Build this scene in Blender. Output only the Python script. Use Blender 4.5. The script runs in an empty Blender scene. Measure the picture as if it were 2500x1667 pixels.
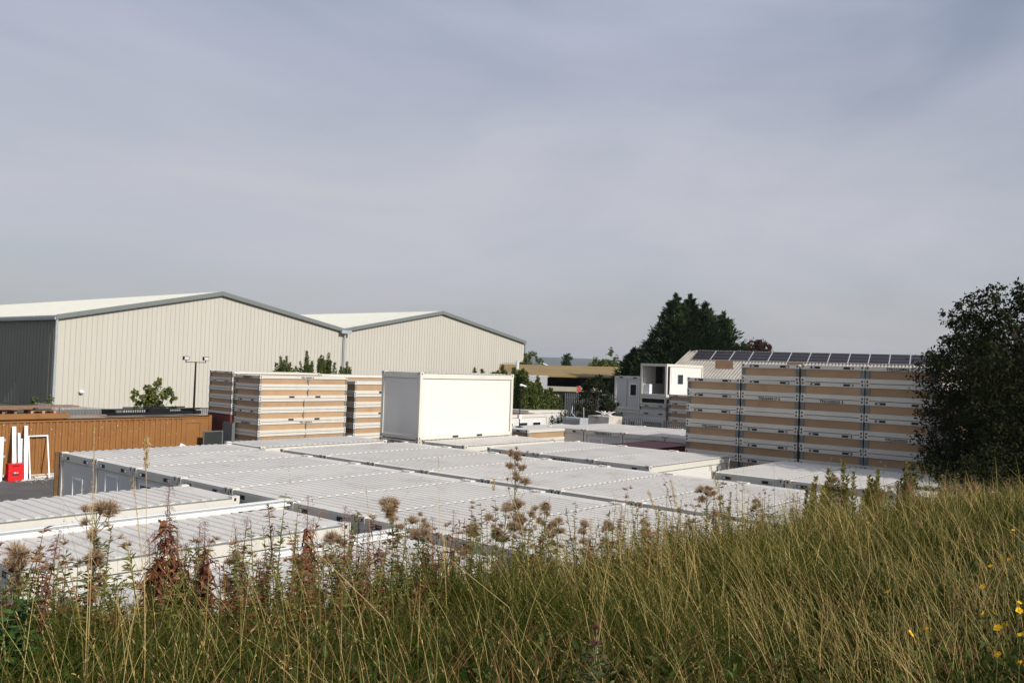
import bpy, math, random
import numpy as np
from mathutils import Vector, Matrix
R = math.radians
random.seed(7); rng = np.random.default_rng(11)
sc = bpy.context.scene
COL = sc.collection
# ------------------------------------------------------------------ camera
CAM = Vector((-11.60278, -28.85963, 3.21214))
cr = Vector((0.6473321, -0.7614908, 0.0330582)); cu = Vector((-0.0446478, 0.0054141, 0.9989881)); cf = Vector((0.7608993, 0.6481531, 0.0304942))
cam = bpy.data.cameras.new('camera'); cam.lens = 2076.1/2500*36; cam.sensor_width = 36; cam.clip_start = .05; cam.clip_end = 20000
co = bpy.data.objects.new('camera', cam); COL.objects.link(co)
co.matrix_world = Matrix(((cr.x, cu.x, -cf.x, CAM.x), (cr.y, cu.y, -cf.y, CAM.y), (cr.z, cu.z, -cf.z, CAM.z), (0, 0, 0, 1)))
sc.camera = co
sc.view_settings.view_transform = 'Standard'; sc.view_settings.look = 'None'; sc.view_settings.exposure = 0.0; sc.view_settings.gamma = 1
# ------------------------------------------------------------------ sun and sky
SUN_EL = 32.0
sd = Vector((-0.03, -1.0, 0)).normalized()*math.cos(R(SUN_EL)) + Vector((0, 0, math.sin(R(SUN_EL))))   # towards the sun
sl = bpy.data.lights.new('sun', 'SUN'); sl.energy = 5.0; sl.angle = R(.53); sl.color = (1, .955, .875)
so = bpy.data.objects.new('sun', sl); COL.objects.link(so); so.rotation_euler = (-sd).to_track_quat('-Z', 'Y').to_euler()
W = bpy.data.worlds.new('World'); sc.world = W; W.use_nodes = True
nt = W.node_tree; nt.nodes.clear()
def N(nt, t, **k):
    n = nt.nodes.new(t)
    for a, b in k.items(): setattr(n, a, b)
    return n
out = N(nt, 'ShaderNodeOutputWorld'); bg = N(nt, 'ShaderNodeBackground'); nt.links.new(bg.outputs[0], out.inputs[0])
sky = N(nt, 'ShaderNodeTexSky', sky_type='NISHITA'); sky.sun_disc = False; sky.sun_elevation = R(SUN_EL); sky.sun_rotation = math.atan2(sd.x, sd.y)
sky.air_density = 1.0; sky.dust_density = 2.2; sky.ozone_density = 1.6
tc = N(nt, 'ShaderNodeTexCoord')
mp = N(nt, 'ShaderNodeMapping'); mp.inputs['Scale'].default_value = (1.0, 1.7, 3.4); mp.inputs['Rotation'].default_value = (.25, .3, .6)
nt.links.new(tc.outputs['Generated'], mp.inputs[0])
n1 = N(nt, 'ShaderNodeTexNoise'); n1.inputs['Scale'].default_value = .95; n1.inputs['Detail'].default_value = 7; n1.inputs['Roughness'].default_value = .5; n1.inputs['Distortion'].default_value = .6
nt.links.new(mp.outputs[0], n1.inputs[0])
rp = N(nt, 'ShaderNodeValToRGB'); rp.color_ramp.elements[0].position = .36; rp.color_ramp.elements[0].color = (.46, .46, .46, 1); rp.color_ramp.elements[1].position = .68; rp.color_ramp.elements[1].color = (.97, .97, .97, 1)
nt.links.new(n1.outputs[0], rp.inputs[0])
mx = N(nt, 'ShaderNodeMix', data_type='RGBA')
sx = N(nt, 'ShaderNodeSeparateXYZ'); nt.links.new(tc.outputs['Generated'], sx.inputs[0]); er = N(nt, 'ShaderNodeValToRGB'); nt.links.new(sx.outputs[2], er.inputs[0])
er.color_ramp.interpolation = 'EASE'; er.color_ramp.elements[0].position = 0; er.color_ramp.elements[0].color = (.665, .655, .660, 1); er.color_ramp.elements[1].position = .42; er.color_ramp.elements[1].color = (.53, .57, .715, 1)
e_ = er.color_ramp.elements.new(.16); e_.color = (.655, .665, .735, 1)
ex = N(nt, 'ShaderNodeVectorMath', operation='SCALE'); ex.inputs['Scale'].default_value = 10.0; nt.links.new(er.outputs[0], ex.inputs[0]); nt.links.new(ex.outputs[0], mx.inputs[7])
mp2 = N(nt, 'ShaderNodeMapping'); mp2.inputs['Scale'].default_value = (.7, 2.4, 7.0); mp2.inputs['Rotation'].default_value = (.15, -.25, .9); nt.links.new(tc.outputs['Generated'], mp2.inputs[0])
n2_ = N(nt, 'ShaderNodeTexNoise'); n2_.inputs['Scale'].default_value = 1.6; n2_.inputs['Detail'].default_value = 9; n2_.inputs['Roughness'].default_value = .58; n2_.inputs['Distortion'].default_value = 1.1; nt.links.new(mp2.outputs[0], n2_.inputs[0])
r2_ = N(nt, 'ShaderNodeMapRange'); r2_.inputs[1].default_value = .42; r2_.inputs[2].default_value = .75; r2_.inputs[3].default_value = -.03; r2_.inputs[4].default_value = .08; nt.links.new(n2_.outputs[0], r2_.inputs[0])
ad_ = N(nt, 'ShaderNodeMath', operation='ADD'); ad_.use_clamp = True; nt.links.new(rp.outputs[0], ad_.inputs[0]); nt.links.new(r2_.outputs[0], ad_.inputs[1])
nt.links.new(ad_.outputs[0], mx.inputs[0]); nt.links.new(sky.outputs[0], mx.inputs[6]); nt.links.new(mx.outputs[2], bg.inputs[0])
bg.inputs[1].default_value = .085
# ------------------------------------------------------------------ helpers
def tag(o, label=None, cat=None, group=None, kind=None):
    if label: o['label'] = label
    if cat: o['category'] = cat
    if group: o['group'] = group
    if kind: o['kind'] = kind
    return o
def empty(name, loc=(0, 0, 0), rz=0):
    o = bpy.data.objects.new(name, None); COL.objects.link(o); o.location = loc; o.rotation_euler = (0, 0, rz); o.empty_display_size = .3
    return o
class MB:
    def __init__(s): s.v = []; s.f = []; s.m = []
    def add(s, vs, fs, m=0):
        o = len(s.v); s.v += [tuple(v) for v in vs]; s.f += [tuple(i+o for i in f) for f in fs]; s.m += [m]*len(fs); return s
    def box(s, x0, x1, y0, y1, z0, z1, m=0):
        return s.add([(x0, y0, z0), (x1, y0, z0), (x1, y1, z0), (x0, y1, z0), (x0, y0, z1), (x1, y0, z1), (x1, y1, z1), (x0, y1, z1)],
                     [(0, 3, 2, 1), (4, 5, 6, 7), (0, 1, 5, 4), (1, 2, 6, 5), (2, 3, 7, 6), (3, 0, 4, 7)], m)
    def prism(s, pts, axis, a, b, m=0):
        n = len(pts); vs = []
        for t in (a, b):
            for p in pts:
                vs.append({'x': (t, p[0], p[1]), 'y': (p[0], t, p[1]), 'z': (p[0], p[1], t)}[axis])
        fs = [tuple(range(n))[::-1], tuple(range(n, 2*n))] + [(i, (i+1) % n, n+(i+1) % n, n+i) for i in range(n)]
        return s.add(vs, fs, m)
    def tube(s, pts, rs, n=6, m=0, cap=True):
        pts = [Vector(p) for p in pts]
        if not hasattr(rs, '__len__'): rs = [rs]*len(pts)
        vs = []
        for i, p in enumerate(pts):
            d = (pts[min(i+1, len(pts)-1)]-pts[max(i-1, 0)]).normalized()
            a = d.orthogonal().normalized() if abs(d.z) < .9 else d.cross(Vector((0, 1, 0))).normalized()
            b = d.cross(a)
            for k in range(n):
                t = 2*math.pi*k/n; vs.append(p+(a*math.cos(t)+b*math.sin(t))*rs[i])
        fs = [(i*n+k, i*n+(k+1) % n, (i+1)*n+(k+1) % n, (i+1)*n+k) for i in range(len(pts)-1) for k in range(n)]
        if cap: fs += [tuple(range(n))[::-1], tuple(range((len(pts)-1)*n, len(pts)*n))]
        return s.add(vs, fs, m)
    def ball(s, c, r, m=0, nu=8, nv=6, sz=1):
        vs = []; fs = []
        for j in range(nv+1):
            t = math.pi*j/nv
            for i in range(nu):
                a = 2*math.pi*i/nu; vs.append((c[0]+r*math.sin(t)*math.cos(a), c[1]+r*math.sin(t)*math.sin(a), c[2]+r*sz*math.cos(t)))
        for j in range(nv):
            for i in range(nu): fs.append((j*nu+i, (j+1)*nu+i, (j+1)*nu+(i+1) % nu, j*nu+(i+1) % nu))
        return s.add(vs, fs, m)
    def build(s, name, mats, parent=None, loc=None, smooth=False):
        me = bpy.data.meshes.new(name); me.from_pydata(s.v, [], s.f)
        if not isinstance(mats, (list, tuple)): mats = [mats]
        for x in mats: me.materials.append(x)
        me.polygons.foreach_set('material_index', s.m)
        if smooth: me.polygons.foreach_set('use_smooth', [True]*len(s.f))
        me.update()
        o = bpy.data.objects.new(name, me); COL.objects.link(o); o.parent = parent
        if loc is not None: o.location = loc
        return o
def copy_tree(o, parent=None):
    c = o.copy(); COL.objects.link(c); c.parent = parent
    for ch in o.children: copy_tree(ch, c)
    return c
def copy_part(o, parent, loc=None):
    c = o.copy(); COL.objects.link(c); c.parent = parent
    if loc is not None: c.location = loc
    return c
def mat(name, col, rough=.6, var=.08, scale=1.5, bump=0, bscale=20, metal=0, objvar=0, stain=None, stain_amt=0, stain_scale=.6, vstreak=False, trans=0, spec=.4):
    m = bpy.data.materials.new(name); m.use_nodes = True; t = m.node_tree; b = t.nodes['Principled BSDF']
    b.inputs['Roughness'].default_value = rough; b.inputs['Metallic'].default_value = metal; b.inputs['Specular IOR Level'].default_value = spec
    g = N(t, 'ShaderNodeNewGeometry'); mp = N(t, 'ShaderNodeMapping'); t.links.new(g.outputs['Position'], mp.inputs[0])
    if vstreak: mp.inputs['Scale'].default_value = (3, 3, .25)
    n = N(t, 'ShaderNodeTexNoise'); n.inputs['Scale'].default_value = scale; n.inputs['Detail'].default_value = 6; t.links.new(mp.outputs[0], n.inputs[0])
    r = N(t, 'ShaderNodeMapRange'); r.inputs[1].default_value = .25; r.inputs[2].default_value = .75; r.inputs[3].default_value = 1-var; r.inputs[4].default_value = 1+var; t.links.new(n.outputs[0], r.inputs[0])
    x = N(t, 'ShaderNodeVectorMath', operation='SCALE'); x.inputs[0].default_value = col[:3]
    if objvar:
        oi = N(t, 'ShaderNodeObjectInfo'); orr = N(t, 'ShaderNodeMapRange'); orr.inputs[3].default_value = 1-objvar; orr.inputs[4].default_value = 1+objvar*.6; t.links.new(oi.outputs['Random'], orr.inputs[0])
        ml = N(t, 'ShaderNodeMath', operation='MULTIPLY'); t.links.new(r.outputs[0], ml.inputs[0]); t.links.new(orr.outputs[0], ml.inputs[1]); t.links.new(ml.outputs[0], x.inputs['Scale'])
    else: t.links.new(r.outputs[0], x.inputs['Scale'])
    last = x.outputs[0]
    if stain:
        n2 = N(t, 'ShaderNodeTexNoise'); n2.inputs['Scale'].default_value = stain_scale; n2.inputs['Detail'].default_value = 8; n2.inputs['Roughness'].default_value = .65; t.links.new(mp.outputs[0], n2.inputs[0])
        r2 = N(t, 'ShaderNodeMapRange'); r2.inputs[1].default_value = .52; r2.inputs[2].default_value = .72; r2.inputs[3].default_value = 0; r2.inputs[4].default_value = stain_amt; t.links.new(n2.outputs[0], r2.inputs[0])
        mm = N(t, 'ShaderNodeMix', data_type='RGBA'); mm.inputs[7].default_value = (*stain, 1); t.links.new(r2.outputs[0], mm.inputs[0]); t.links.new(last, mm.inputs[6]); last = mm.outputs[2]
    t.links.new(last, b.inputs['Base Color'])
    if bump:
        nb = N(t, 'ShaderNodeTexNoise'); nb.inputs['Scale'].default_value = bscale; nb.inputs['Detail'].default_value = 5; t.links.new(g.outputs['Position'], nb.inputs[0])
        bb = N(t, 'ShaderNodeBump'); bb.inputs['Strength'].default_value = bump; bb.inputs['Distance'].default_value = .02; t.links.new(nb.outputs[0], bb.inputs['Height']); t.links.new(bb.outputs[0], b.inputs['Normal'])
    return m
def leafmat(name, c0, c1, rough=.6, trans=.25, c2=None, spec=.12):
    """per-leaf colour attribute 'v' blends the leaf's own colours"""
    m = bpy.data.materials.new(name); m.use_nodes = True; t = m.node_tree; b = t.nodes['Principled BSDF']; o = t.nodes['Material Output']
    a = N(t, 'ShaderNodeAttribute', attribute_name='v'); r = N(t, 'ShaderNodeValToRGB'); t.links.new(a.outputs['Fac'], r.inputs[0])
    r.color_ramp.elements[0].color = (*c0, 1); r.color_ramp.elements[1].color = (*c1, 1)
    if c2:
        e = r.color_ramp.elements.new(.6); e.color = (*c1, 1); r.color_ramp.elements[2].color = (*c2, 1)
    t.links.new(r.outputs[0], b.inputs['Base Color']); b.inputs['Roughness'].default_value = rough; b.inputs['Specular IOR Level'].default_value = spec
    tr = N(t, 'ShaderNodeBsdfTranslucent'); t.links.new(r.outputs[0], tr.inputs[0]); ms = N(t, 'ShaderNodeMixShader'); ms.inputs[0].default_value = trans
    t.links.new(b.outputs[0], ms.inputs[1]); t.links.new(tr.outputs[0], ms.inputs[2]); t.links.new(ms.outputs[0], o.inputs[0])
    return m
def ribbons(P, Wd, S, val):
    """P (N,K,3) centre lines, Wd (N,K) half widths, S (N,3) side vectors, val (N,) -> arrays"""
    n, k, _ = P.shape
    L = P-S[:, None, :]*Wd[..., None]; Rr = P+S[:, None, :]*Wd[..., None]
    V = np.stack([L, Rr], 2).reshape(-1, 3)
    b = (np.arange(n)*k*2)[:, None]+(np.arange(k-1)*2)[None, :]
    F = np.stack([b, b+1, b+3, b+2], -1).reshape(-1, 4)
    return V, F, np.repeat(val, 2*k)
def np_mesh(name, parts, mats, parent=None, loc=None):
    """parts: list of (V,F,val,matidx)"""
    Vs = []; Fs = []; vals = []; mi = []; o = 0
    for V, F, val, k in parts:
        Vs.append(V); Fs.append(F+o); vals.append(val); mi.append(np.full(len(F), k, dtype=np.int32)); o += len(V)
    V = np.concatenate(Vs).astype(np.float32); F = np.concatenate(Fs).astype(np.int32); vals = np.concatenate(vals).astype(np.float32); mi = np.concatenate(mi)
    me = bpy.data.meshes.new(name); me.vertices.add(len(V)); me.vertices.foreach_set('co', V.ravel())
    me.loops.add(F.size); me.loops.foreach_set('vertex_index', F.ravel()); me.polygons.add(len(F))
    me.polygons.foreach_set('loop_start', np.arange(0, F.size, 4, dtype=np.int32)); me.polygons.foreach_set('loop_total', np.full(len(F), 4, dtype=np.int32))
    if not isinstance(mats, (list, tuple)): mats = [mats]
    for m in mats: me.materials.append(m)
    me.polygons.foreach_set('material_index', mi); me.update(calc_edges=True)
    a = me.attributes.new('v', 'FLOAT', 'POINT'); a.data.foreach_set('value', vals)
    ob = bpy.data.objects.new(name, me); COL.objects.link(ob); ob.parent = parent
    if loc is not None: ob.location = loc
    return ob
def unit(n):
    v = rng.normal(size=(n, 3)); return v/np.linalg.norm(v, axis=1)[:, None]
def leaves(C, size, jitter=.35, updir=None, asp=.45, val=None, droop=0):
    """one bent leaf-shaped card per point"""
    n = len(C); d = unit(n)
    if updir is not None: d = d*jitter+updir; d /= np.linalg.norm(d, axis=1)[:, None]
    d[:, 2] -= droop; s = np.cross(d, unit(n)); s /= np.linalg.norm(s, axis=1)[:, None]+1e-9
    L = size*rng.uniform(.6, 1.3, n)
    P = np.stack([C, C+d*L[:, None]*.5, C+d*L[:, None]], 1); P[:, 1, 2] += L*.06
    Wd = np.stack([L*.08, L*asp*.5, L*.04], 1)
    return ribbons(P, Wd, s, rng.uniform(0, 1, n) if val is None else val)
def text_mesh(body, size, matr, parent, loc, face):
    cu_ = bpy.data.curves.new('code_lettering', 'FONT'); cu_.body = body; cu_.size = size; cu_.align_x = 'CENTER'; cu_.align_y = 'CENTER'; cu_.extrude = .002; cu_.space_character = 1.1
    cu_.offset = .006
    to = bpy.data.objects.new('tmp', cu_); COL.objects.link(to); dg = bpy.context.evaluated_depsgraph_get(); me = bpy.data.meshes.new_from_object(to.evaluated_get(dg))
    bpy.data.objects.remove(to)
    Mx = Matrix(((0, 0, -1), (-1, 0, 0), (0, 1, 0))) if face == '-x' else Matrix(((1, 0, 0), (0, 0, -1), (0, 1, 0)))
    me.transform(Mx.to_4x4()); me.materials.clear(); me.materials.append(matr)
    o = bpy.data.objects.new('code_lettering', me); COL.objects.link(o); o.parent = parent; o.location = loc
    return o
ORD = ['first', 'second', 'third', 'fourth', 'fifth', 'sixth', 'seventh', 'eighth', 'ninth', 'tenth']
# ------------------------------------------------------------------ materials
M = {}
M['white'] = mat('cabin paint', (.57, .545, .485), .5, .04, .8, stain=(.40, .36, .30), stain_amt=.25, stain_scale=.9, vstreak=True)
M['panel'] = mat('cabin panel', (.60, .585, .555), .5, .03, .5)
M['roof'] = mat('cabin roof sheet', (.62, .59, .545), .5, .07, .35, objvar=.07, stain=(.40, .36, .31), stain_amt=.6, stain_scale=.9, bump=.10, bscale=5)
M['hole'] = mat('dark recess', (.02, .022, .025), .7, .1)
M['socket'] = mat('galvanised socket', (.5, .52, .54), .4, .1, metal=.4)
M['galv'] = mat('galvanised steel', (.20, .215, .21), .5, .18, 5, metal=.3)
M['board'] = mat('brown board', (.40, .26, .15), .8, .09, 1.3, objvar=.14, stain=(.29, .17, .085), stain_amt=.6, stain_scale=1.1)
M['text'] = mat('black lettering', (.03, .03, .035), .6, .1)
M['brown'] = mat('brown container paint', (.245, .110, .032), .5, .1, .7, stain=(.18, .065, .015), stain_amt=.7, stain_scale=2.2, vstreak=False)
M['brown_roof'] = mat('dusty container roof', (.30, .24, .19), .8, .2, 1.2)
M['maroon'] = mat('maroon container paint', (.16, .035, .03), .6, .15, 1)
M['clad'] = mat('cream cladding', (.45, .428, .375), .5, .035, .25, vstreak=True)
M['ribshade'] = mat('rib shade colour', (.36, .325, .295), .6, .05)  # darker cladding tone standing for the shade beside each wall rib
M['gclad'] = mat('grey cladding', (.165, .155, .14), .55, .05, .3)
M['trim'] = mat('grey trim', (.145, .16, .155), .5, .05)
M['wroof'] = mat('white roof', (.50, .495, .44), .5, .06, .3, vstreak=True)
M['pipe'] = mat('grey pipe', (.32, .35, .37), .5, .1)
M['asphalt'] = mat('asphalt', (.085, .08, .078), .9, .2, .8, bump=.4, bscale=30, stain=(.16, .14, .12), stain_amt=.7, stain_scale=.35)
M['soil'] = mat('soil', (.05, .05, .025), .95, .4, 3, bump=.6, bscale=18)
M['field'] = mat('rough land', (.07, .085, .035), .95, .3, .2)
M['hill'] = mat('heather hill', (.06, .07, .05), .95, .2, .004)
M['black'] = mat('black steel', (.006, .0065, .0075), .6, .2, spec=.2)
M['wood'] = mat('weathered boards', (.22, .13, .09), .85, .25, 3)
M['palisade'] = mat('galvanised palisade', (.34, .35, .36), .5, .1, metal=.2)
M['palisade_dark'] = mat('dark palisade', (.12, .125, .13), .6, .1)
M['upvc'] = mat('white plastic', (.74, .75, .75), .35, .02)
M['red'] = mat('red plastic', (.62, .012, .015), .4, .06)
M['glass'] = mat('dark glass', (.02, .025, .03), .08, .1, spec=.8)
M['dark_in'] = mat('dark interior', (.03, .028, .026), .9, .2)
M['ochre'] = mat('ochre sheet roof', (.24, .165, .06), .8, .12, .35, stain=(.34, .26, .14), stain_amt=.4, stain_scale=.4)
M['solar'] = mat('solar cells', (.024, .021, .026), .5, .1, spec=.15)
M['alu'] = mat('aluminium frame', (.62, .63, .64), .4, .05, metal=.3)
M['fibre'] = mat('fibre cement roof', (.31, .285, .25), .85, .15, .8, stain=(.2, .14, .08), stain_amt=.4, stain_scale=1.5)
M['rust'] = mat('rusty sheet', (.12, .065, .03), .9, .25, 3)
M['grey'] = mat('grey panel', (.42, .42, .42), .5, .05)
M['bark'] = mat('bark', (.045, .035, .028), .95, .3, 6)
M['stem'] = mat('green stem', (.15, .16, .06), .7, .2, 12)
M['dry'] = mat('dry stem', (.42, .30, .15), .8, .2, 12)
M['redstem'] = mat('red brown stem', (.16, .055, .035), .7, .2, 12)
M['debris'] = mat('white debris', (.6, .58, .55), .8, .2, 5)
L = {}
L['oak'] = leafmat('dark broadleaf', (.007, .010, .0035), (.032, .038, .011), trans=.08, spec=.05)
L['maple'] = leafmat('green maple leaf', (.045, .075, .018), (.20, .21, .05))
L['bush'] = leafmat('bush leaf', (.035, .055, .012), (.15, .18, .045))
L['conifer'] = leafmat('conifer needles', (.010, .026, .008), (.042, .068, .018), trans=.1)
L['copper'] = leafmat('copper leaf', (.04, .015, .018), (.10, .045, .04))
L['grass'] = leafmat('grass blade', (.014, .036, .002), (.085, .092, .011), c2=(.60, .44, .17), trans=.25)
L['dead'] = leafmat('dead grass blade', (.075, .032, .013), (.22, .13, .055), trans=.2)
L['under'] = leafmat('low leaf', (.018, .036, .008), (.085, .11, .022), trans=.25)
L['thleaf'] = leafmat('thistle leaf', (.045, .065, .025), (.12, .13, .055))
L['fluff'] = leafmat('thistle down', (.30, .20, .12), (.60, .46, .32), trans=.35)
L['redleaf'] = leafmat('rusty leaf', (.075, .022, .012), (.27, .105, .05), trans=.25)
L['greenleaf'] = leafmat('willowherb leaf', (.06, .085, .02), (.20, .19, .05), trans=.3)
L['goldleaf'] = leafmat('golden green leaf', (.09, .095, .018), (.34, .29, .07), trans=.3)
L['darkgreen'] = leafmat('deep green leaf', (.02, .05, .015), (.07, .13, .03), trans=.2)
L['wisp'] = leafmat('pink wisp', (.20, .11, .10), (.42, .29, .27), trans=.3)
L['petal'] = leafmat('yellow petal', (.80, .45, .01), (.90, .62, .03), trans=.2)
L['straw'] = leafmat('straw', (.42, .30, .13), (.62, .48, .26), trans=.3)
# ------------------------------------------------------------------ ground
GU = [-5, 1.4, 4.9, 9.9, 16, 26, 40]; GD = [1.38, 1.45, 1.9, 2.1, 2.4, 3.05, 3.4]
def Gz(x, y):
    x = np.asarray(x, float); y = np.asarray(y, float)
    z = CAM.z-np.interp(x-CAM.x, GU, GD)+.04*np.sin(x*1.7+y)*np.cos(y*1.3)
    s = np.clip(y-CAM.y-4.2, 0, None); z = z-1.15*s*s/(s+.8)
    return np.maximum(z, -2.9)
xs = np.concatenate([np.linspace(-30, -16, 8), np.linspace(-15, 40, 160), np.linspace(42, 90, 20)]); ys = np.concatenate([np.linspace(-90, -33, 12), np.linspace(-32, -17, 60)])
X, Y = np.meshgrid(xs, ys, indexing='ij'); V = np.stack([X, Y, Gz(X, Y)], -1).reshape(-1, 3); nx, ny = X.shape
ii, jj = np.meshgrid(np.arange(nx-1), np.arange(ny-1), indexing='ij'); a = (ii*ny+jj).ravel(); F = np.stack([a, a+ny, a+ny+1, a+1], 1)
b = np_mesh('embankment', [(V, F, np.zeros(len(V)), 0)], M['soil']); tag(b, kind='structure')
g = MB(); g.add([(-5100, -5100, -2.85), (5100, -5100, -2.85), (5100, 5100, -2.85), (-5100, 5100, -2.85)], [(0, 1, 2, 3)]); tag(g.build('ground', M['field']), kind='structure')
g = MB(); g.add([(-60, -24, -2.8), (48, -24, -2.8), (48, 30, -2.8), (-60, 30, -2.8)], [(0, 1, 2, 3)]); tag(g.build('yard', M['asphalt']), kind='structure')
g = MB(); g.add([(20, 62, -2.8), (110, 62, -2.8), (110, 10, -2.8), (50, 10, -2.8), (50, 40, -2.8), (20, 40, -2.8)], [(0, 5, 4, 3, 2, 1)]); tag(g.build('far_yard', M['asphalt']), kind='structure')
# far hill ridge
hv = []; hf = []
dirs = np.linspace(-.3, 1.5, 90)
for i, a_ in enumerate(dirs):
    px = 1250-2076*math.tan(a_-.7056)    # azimuth -> rough bearing used only for the ridge profile
    h = 60+5*math.sin(a_*7)-170*max(0, (.60-a_))+1.5*math.sin(a_*31)
    d = 4000
    for k, (dd, hh) in enumerate(((3000, -3), (3500, h*.55), (4000, h), (4700, -3))): hv.append((CAM.x+dd*math.cos(a_), CAM.y+dd*math.sin(a_), max(hh, -3) if k in (0, 3) else max(hh, 6)))
for i in range(len(dirs)-1):
    for k in range(3): hf.append((i*4+k, i*4+k+1, i*4+k+5, i*4+k+4))
g = MB(); g.add(hv, hf); tag(g.build('hills', M['hill'], smooth=True), kind='structure')
# ------------------------------------------------------------------ cabins
LX, LY, CH = 6.058, 2.438, 2.8
def cabin_mesh():
    root = empty('portable_cabin')
    # local origin: near (-x,-y) bottom corner
    s = MB(); prof = []; x = .38
    zlo, zhi = CH-.012, CH+.012
    prof.append((.02, zlo)); prof.append((x, zlo))
    while x < LX-.55:
        prof += [(x+.012, zhi), (x+.105, zhi), (x+.117, zlo), (x+.25, zlo)]; x += .25
    prof.append((LX-.02, zlo))
    pts = prof+[(LX-.02, CH-.04), (.02, CH-.04)]
    vs = []; n = len(prof)
    for yy in (.035, LY-.035):
        for p in prof: vs.append((p[0], yy, p[1]))
        for p in prof: vs.append((p[0], yy, CH-.04))
    fs = []
    for i in range(n-1):
        fs.append((i, i+1, 2*n+i+1, 2*n+i)); fs.append((n+i, i, i+1, n+i+1)[::-1]); fs.append((3*n+i, 3*n+i+1, 2*n+i+1, 2*n+i)[::-1])
    s.add(vs, fs); s.build('roof_sheet', M['roof'], root)
    s = MB(); s.box(0, .12, 0, LY, CH-.24, CH-.045).box(LX-.12, LX, 0, LY, CH-.24, CH-.045).box(.12, LX-.12, 0, .1, CH-.24, CH-.045).box(.12, LX-.12, LY-.1, LY, CH-.24, CH-.045)
    s.box(0.003, .03, .2, LY-.2, CH-.045, CH-.005); s.box(.16, LX-.16, .002, .03, CH-.052, CH-.014, 1).box(.16, LX-.16, .03, .048, CH-.262, CH-.24, 1).box(.03, .04, .16, LY-.16, CH-.26, CH-.24, 1); [s.box(a_, a_+.014, .03, .049, .15, CH-.262, 1) for a_ in (.16, LX-.174)]
    rf = s.build('roof_frame', [M['white'], M['galv']], root)
    for yy in (.36, LY-.70):
        s = MB(); s.box(-.004, 0, yy, yy+.34, CH-.19, CH-.09, 0); s.box(-.02, -.004, yy+(.22 if yy > 1 else .02), yy+(.32 if yy > 1 else .12), CH-.175, CH-.105, 1)
        s.build('socket_recess', [M['hole'], M['socket']], rf)
    for ax in (0, 1):
        for ay in (0, 1):
            x0 = ax*(LX-.2); y0 = ay*(LY-.17); s = MB()
            s.box(x0-.006+ax*.012, x0+.2-.006+ax*.012, y0-.006+ay*.012, y0+.17-.006+ay*.012, CH-.13, CH+.018)
            xs_ = -.009 if ax == 0 else LX+.006; s.box(xs_, xs_+.003, y0+.06, y0+.11, CH-.09, CH-.02, 1)
            ys_ = -.009 if ay == 0 else LY+.006; s.box(x0+.06, x0+.12, ys_, ys_+.003, CH-.09, CH-.02, 1)
            s.build('corner_fitting', [M['white'], M['hole']], root)
            x0 = ax*(LX-.16); y0 = ay*(LY-.16); s = MB(); s.box(x0+.004, x0+.156, y0+.004, y0+.156, .15, CH-.24); s.build('corner_post', M['white'], root)
    s = MB(); s.box(0, LX, 0, LY, 0, .15)
    for k in (2.05, 3.6): s.box(k, k+.36, -.004, 0, .03, .12, 1)
    for (x0, y0) in ((-.004, .05), (-.004, LY-.11)): s.box(x0, 0, y0, y0+.05, .03, .1, 1)
    for (x0, y0) in ((.05, -.004), (LX-.1, -.004)): s.box(x0, x0+.05, y0, 0, .03, .1, 1)
    s.build('floor_frame', [M['white'], M['hole']], root)
    for b_ in ((.04, .10, .16, LY-.16), (LX-.10, LX-.04, .16, LY-.16)):
        s = MB(); s.box(b_[0], b_[1], b_[2], b_[3], .15, CH-.24); s.build('end_panel', M['panel'], root)
    for b_ in ((.16, LX-.16, .05, .11), (.16, LX-.16, LY-.11, LY-.05)):
        s = MB(); s.box(b_[0], b_[1], b_[2], b_[3], .15, CH-.24); s.build('side_panel', M['panel'], root)
    return root
CAB0 = cabin_mesh(); 
def cabin(x, y, z, label, group, h=None, code=None):
    """(x, y) is the near -x corner on the far (+y) side"""

    o = copy_tree(CAB0)
    o.location = (x, y-LY, z)
    if h: o.scale = (1, 1, h/CH)
    tag(o, label, 'cabin', group)
    if code:
        for f in [c for c in o.children if c.name.startswith('roof_frame')]:
            for r_ in list(f.children): bpy.data.objects.remove(r_)
            text_mesh(code, .17, M['text'], f, (-.004, LY/2, CH-.14), '-x')
    return o
SP = 2.494
def win(parent, x, y0, y1, z0, z1, shutter=False, face='-x'):
    s = MB(); t = .06
    if face == '-x':
        for b_ in ((y0, y1, z0, z0+t), (y0, y1, z1-t, z1), (y0, y0+t, z0+t, z1-t), (y1-t, y1, z0+t, z1-t)): s.box(x-.03, x+.02, *b_)
        f = s.build('window', M['upvc'], parent)
        s = MB(); s.box(x-.008, x+.01, y0+t, y1-t, z0+t, z1-t); s.build('shutter' if shutter else 'pane', M['panel'] if shutter else M['glass'], f)
    else:
        for b_ in ((y0, y1, z0, z0+t), (y0, y1, z1-t, z1), (y0, y0+t, z0+t, z1-t), (y1-t, y1, z0+t, z1-t)): s.box(b_[0], b_[1], x-.03, x+.02, b_[2], b_[3])
        f = s.build('window', M['upvc'], parent)
        s = MB(); s.box(y0+t, y1-t, x-.008, x+.01, z0+t, z1-t); s.build('shutter' if shutter else 'pane', M['panel'] if shutter else M['glass'], f)
    return f
GA = 'pale cabins stored roof to roof in the yard'
for i in range(9):
    c = cabin(0, -SP*i, -CH, 'cabin in the long nearest row, %s from its brown container end' % ORD[i], GA)
    if i == 0: win(c, .04, .75, 1.5, 1.2, 2.1, True)
    if i == 1: win(c, .04, .9, 1.75, 1.3, 2.45, True)
    if i == 2: win(c, .04, .95, 2.1, 1.2, 2.42)
    if i == 3: win(c, .04, .75, 1.5, 1.2, 2.1, True)
BX, BY = 6.458, -2.708
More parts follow.
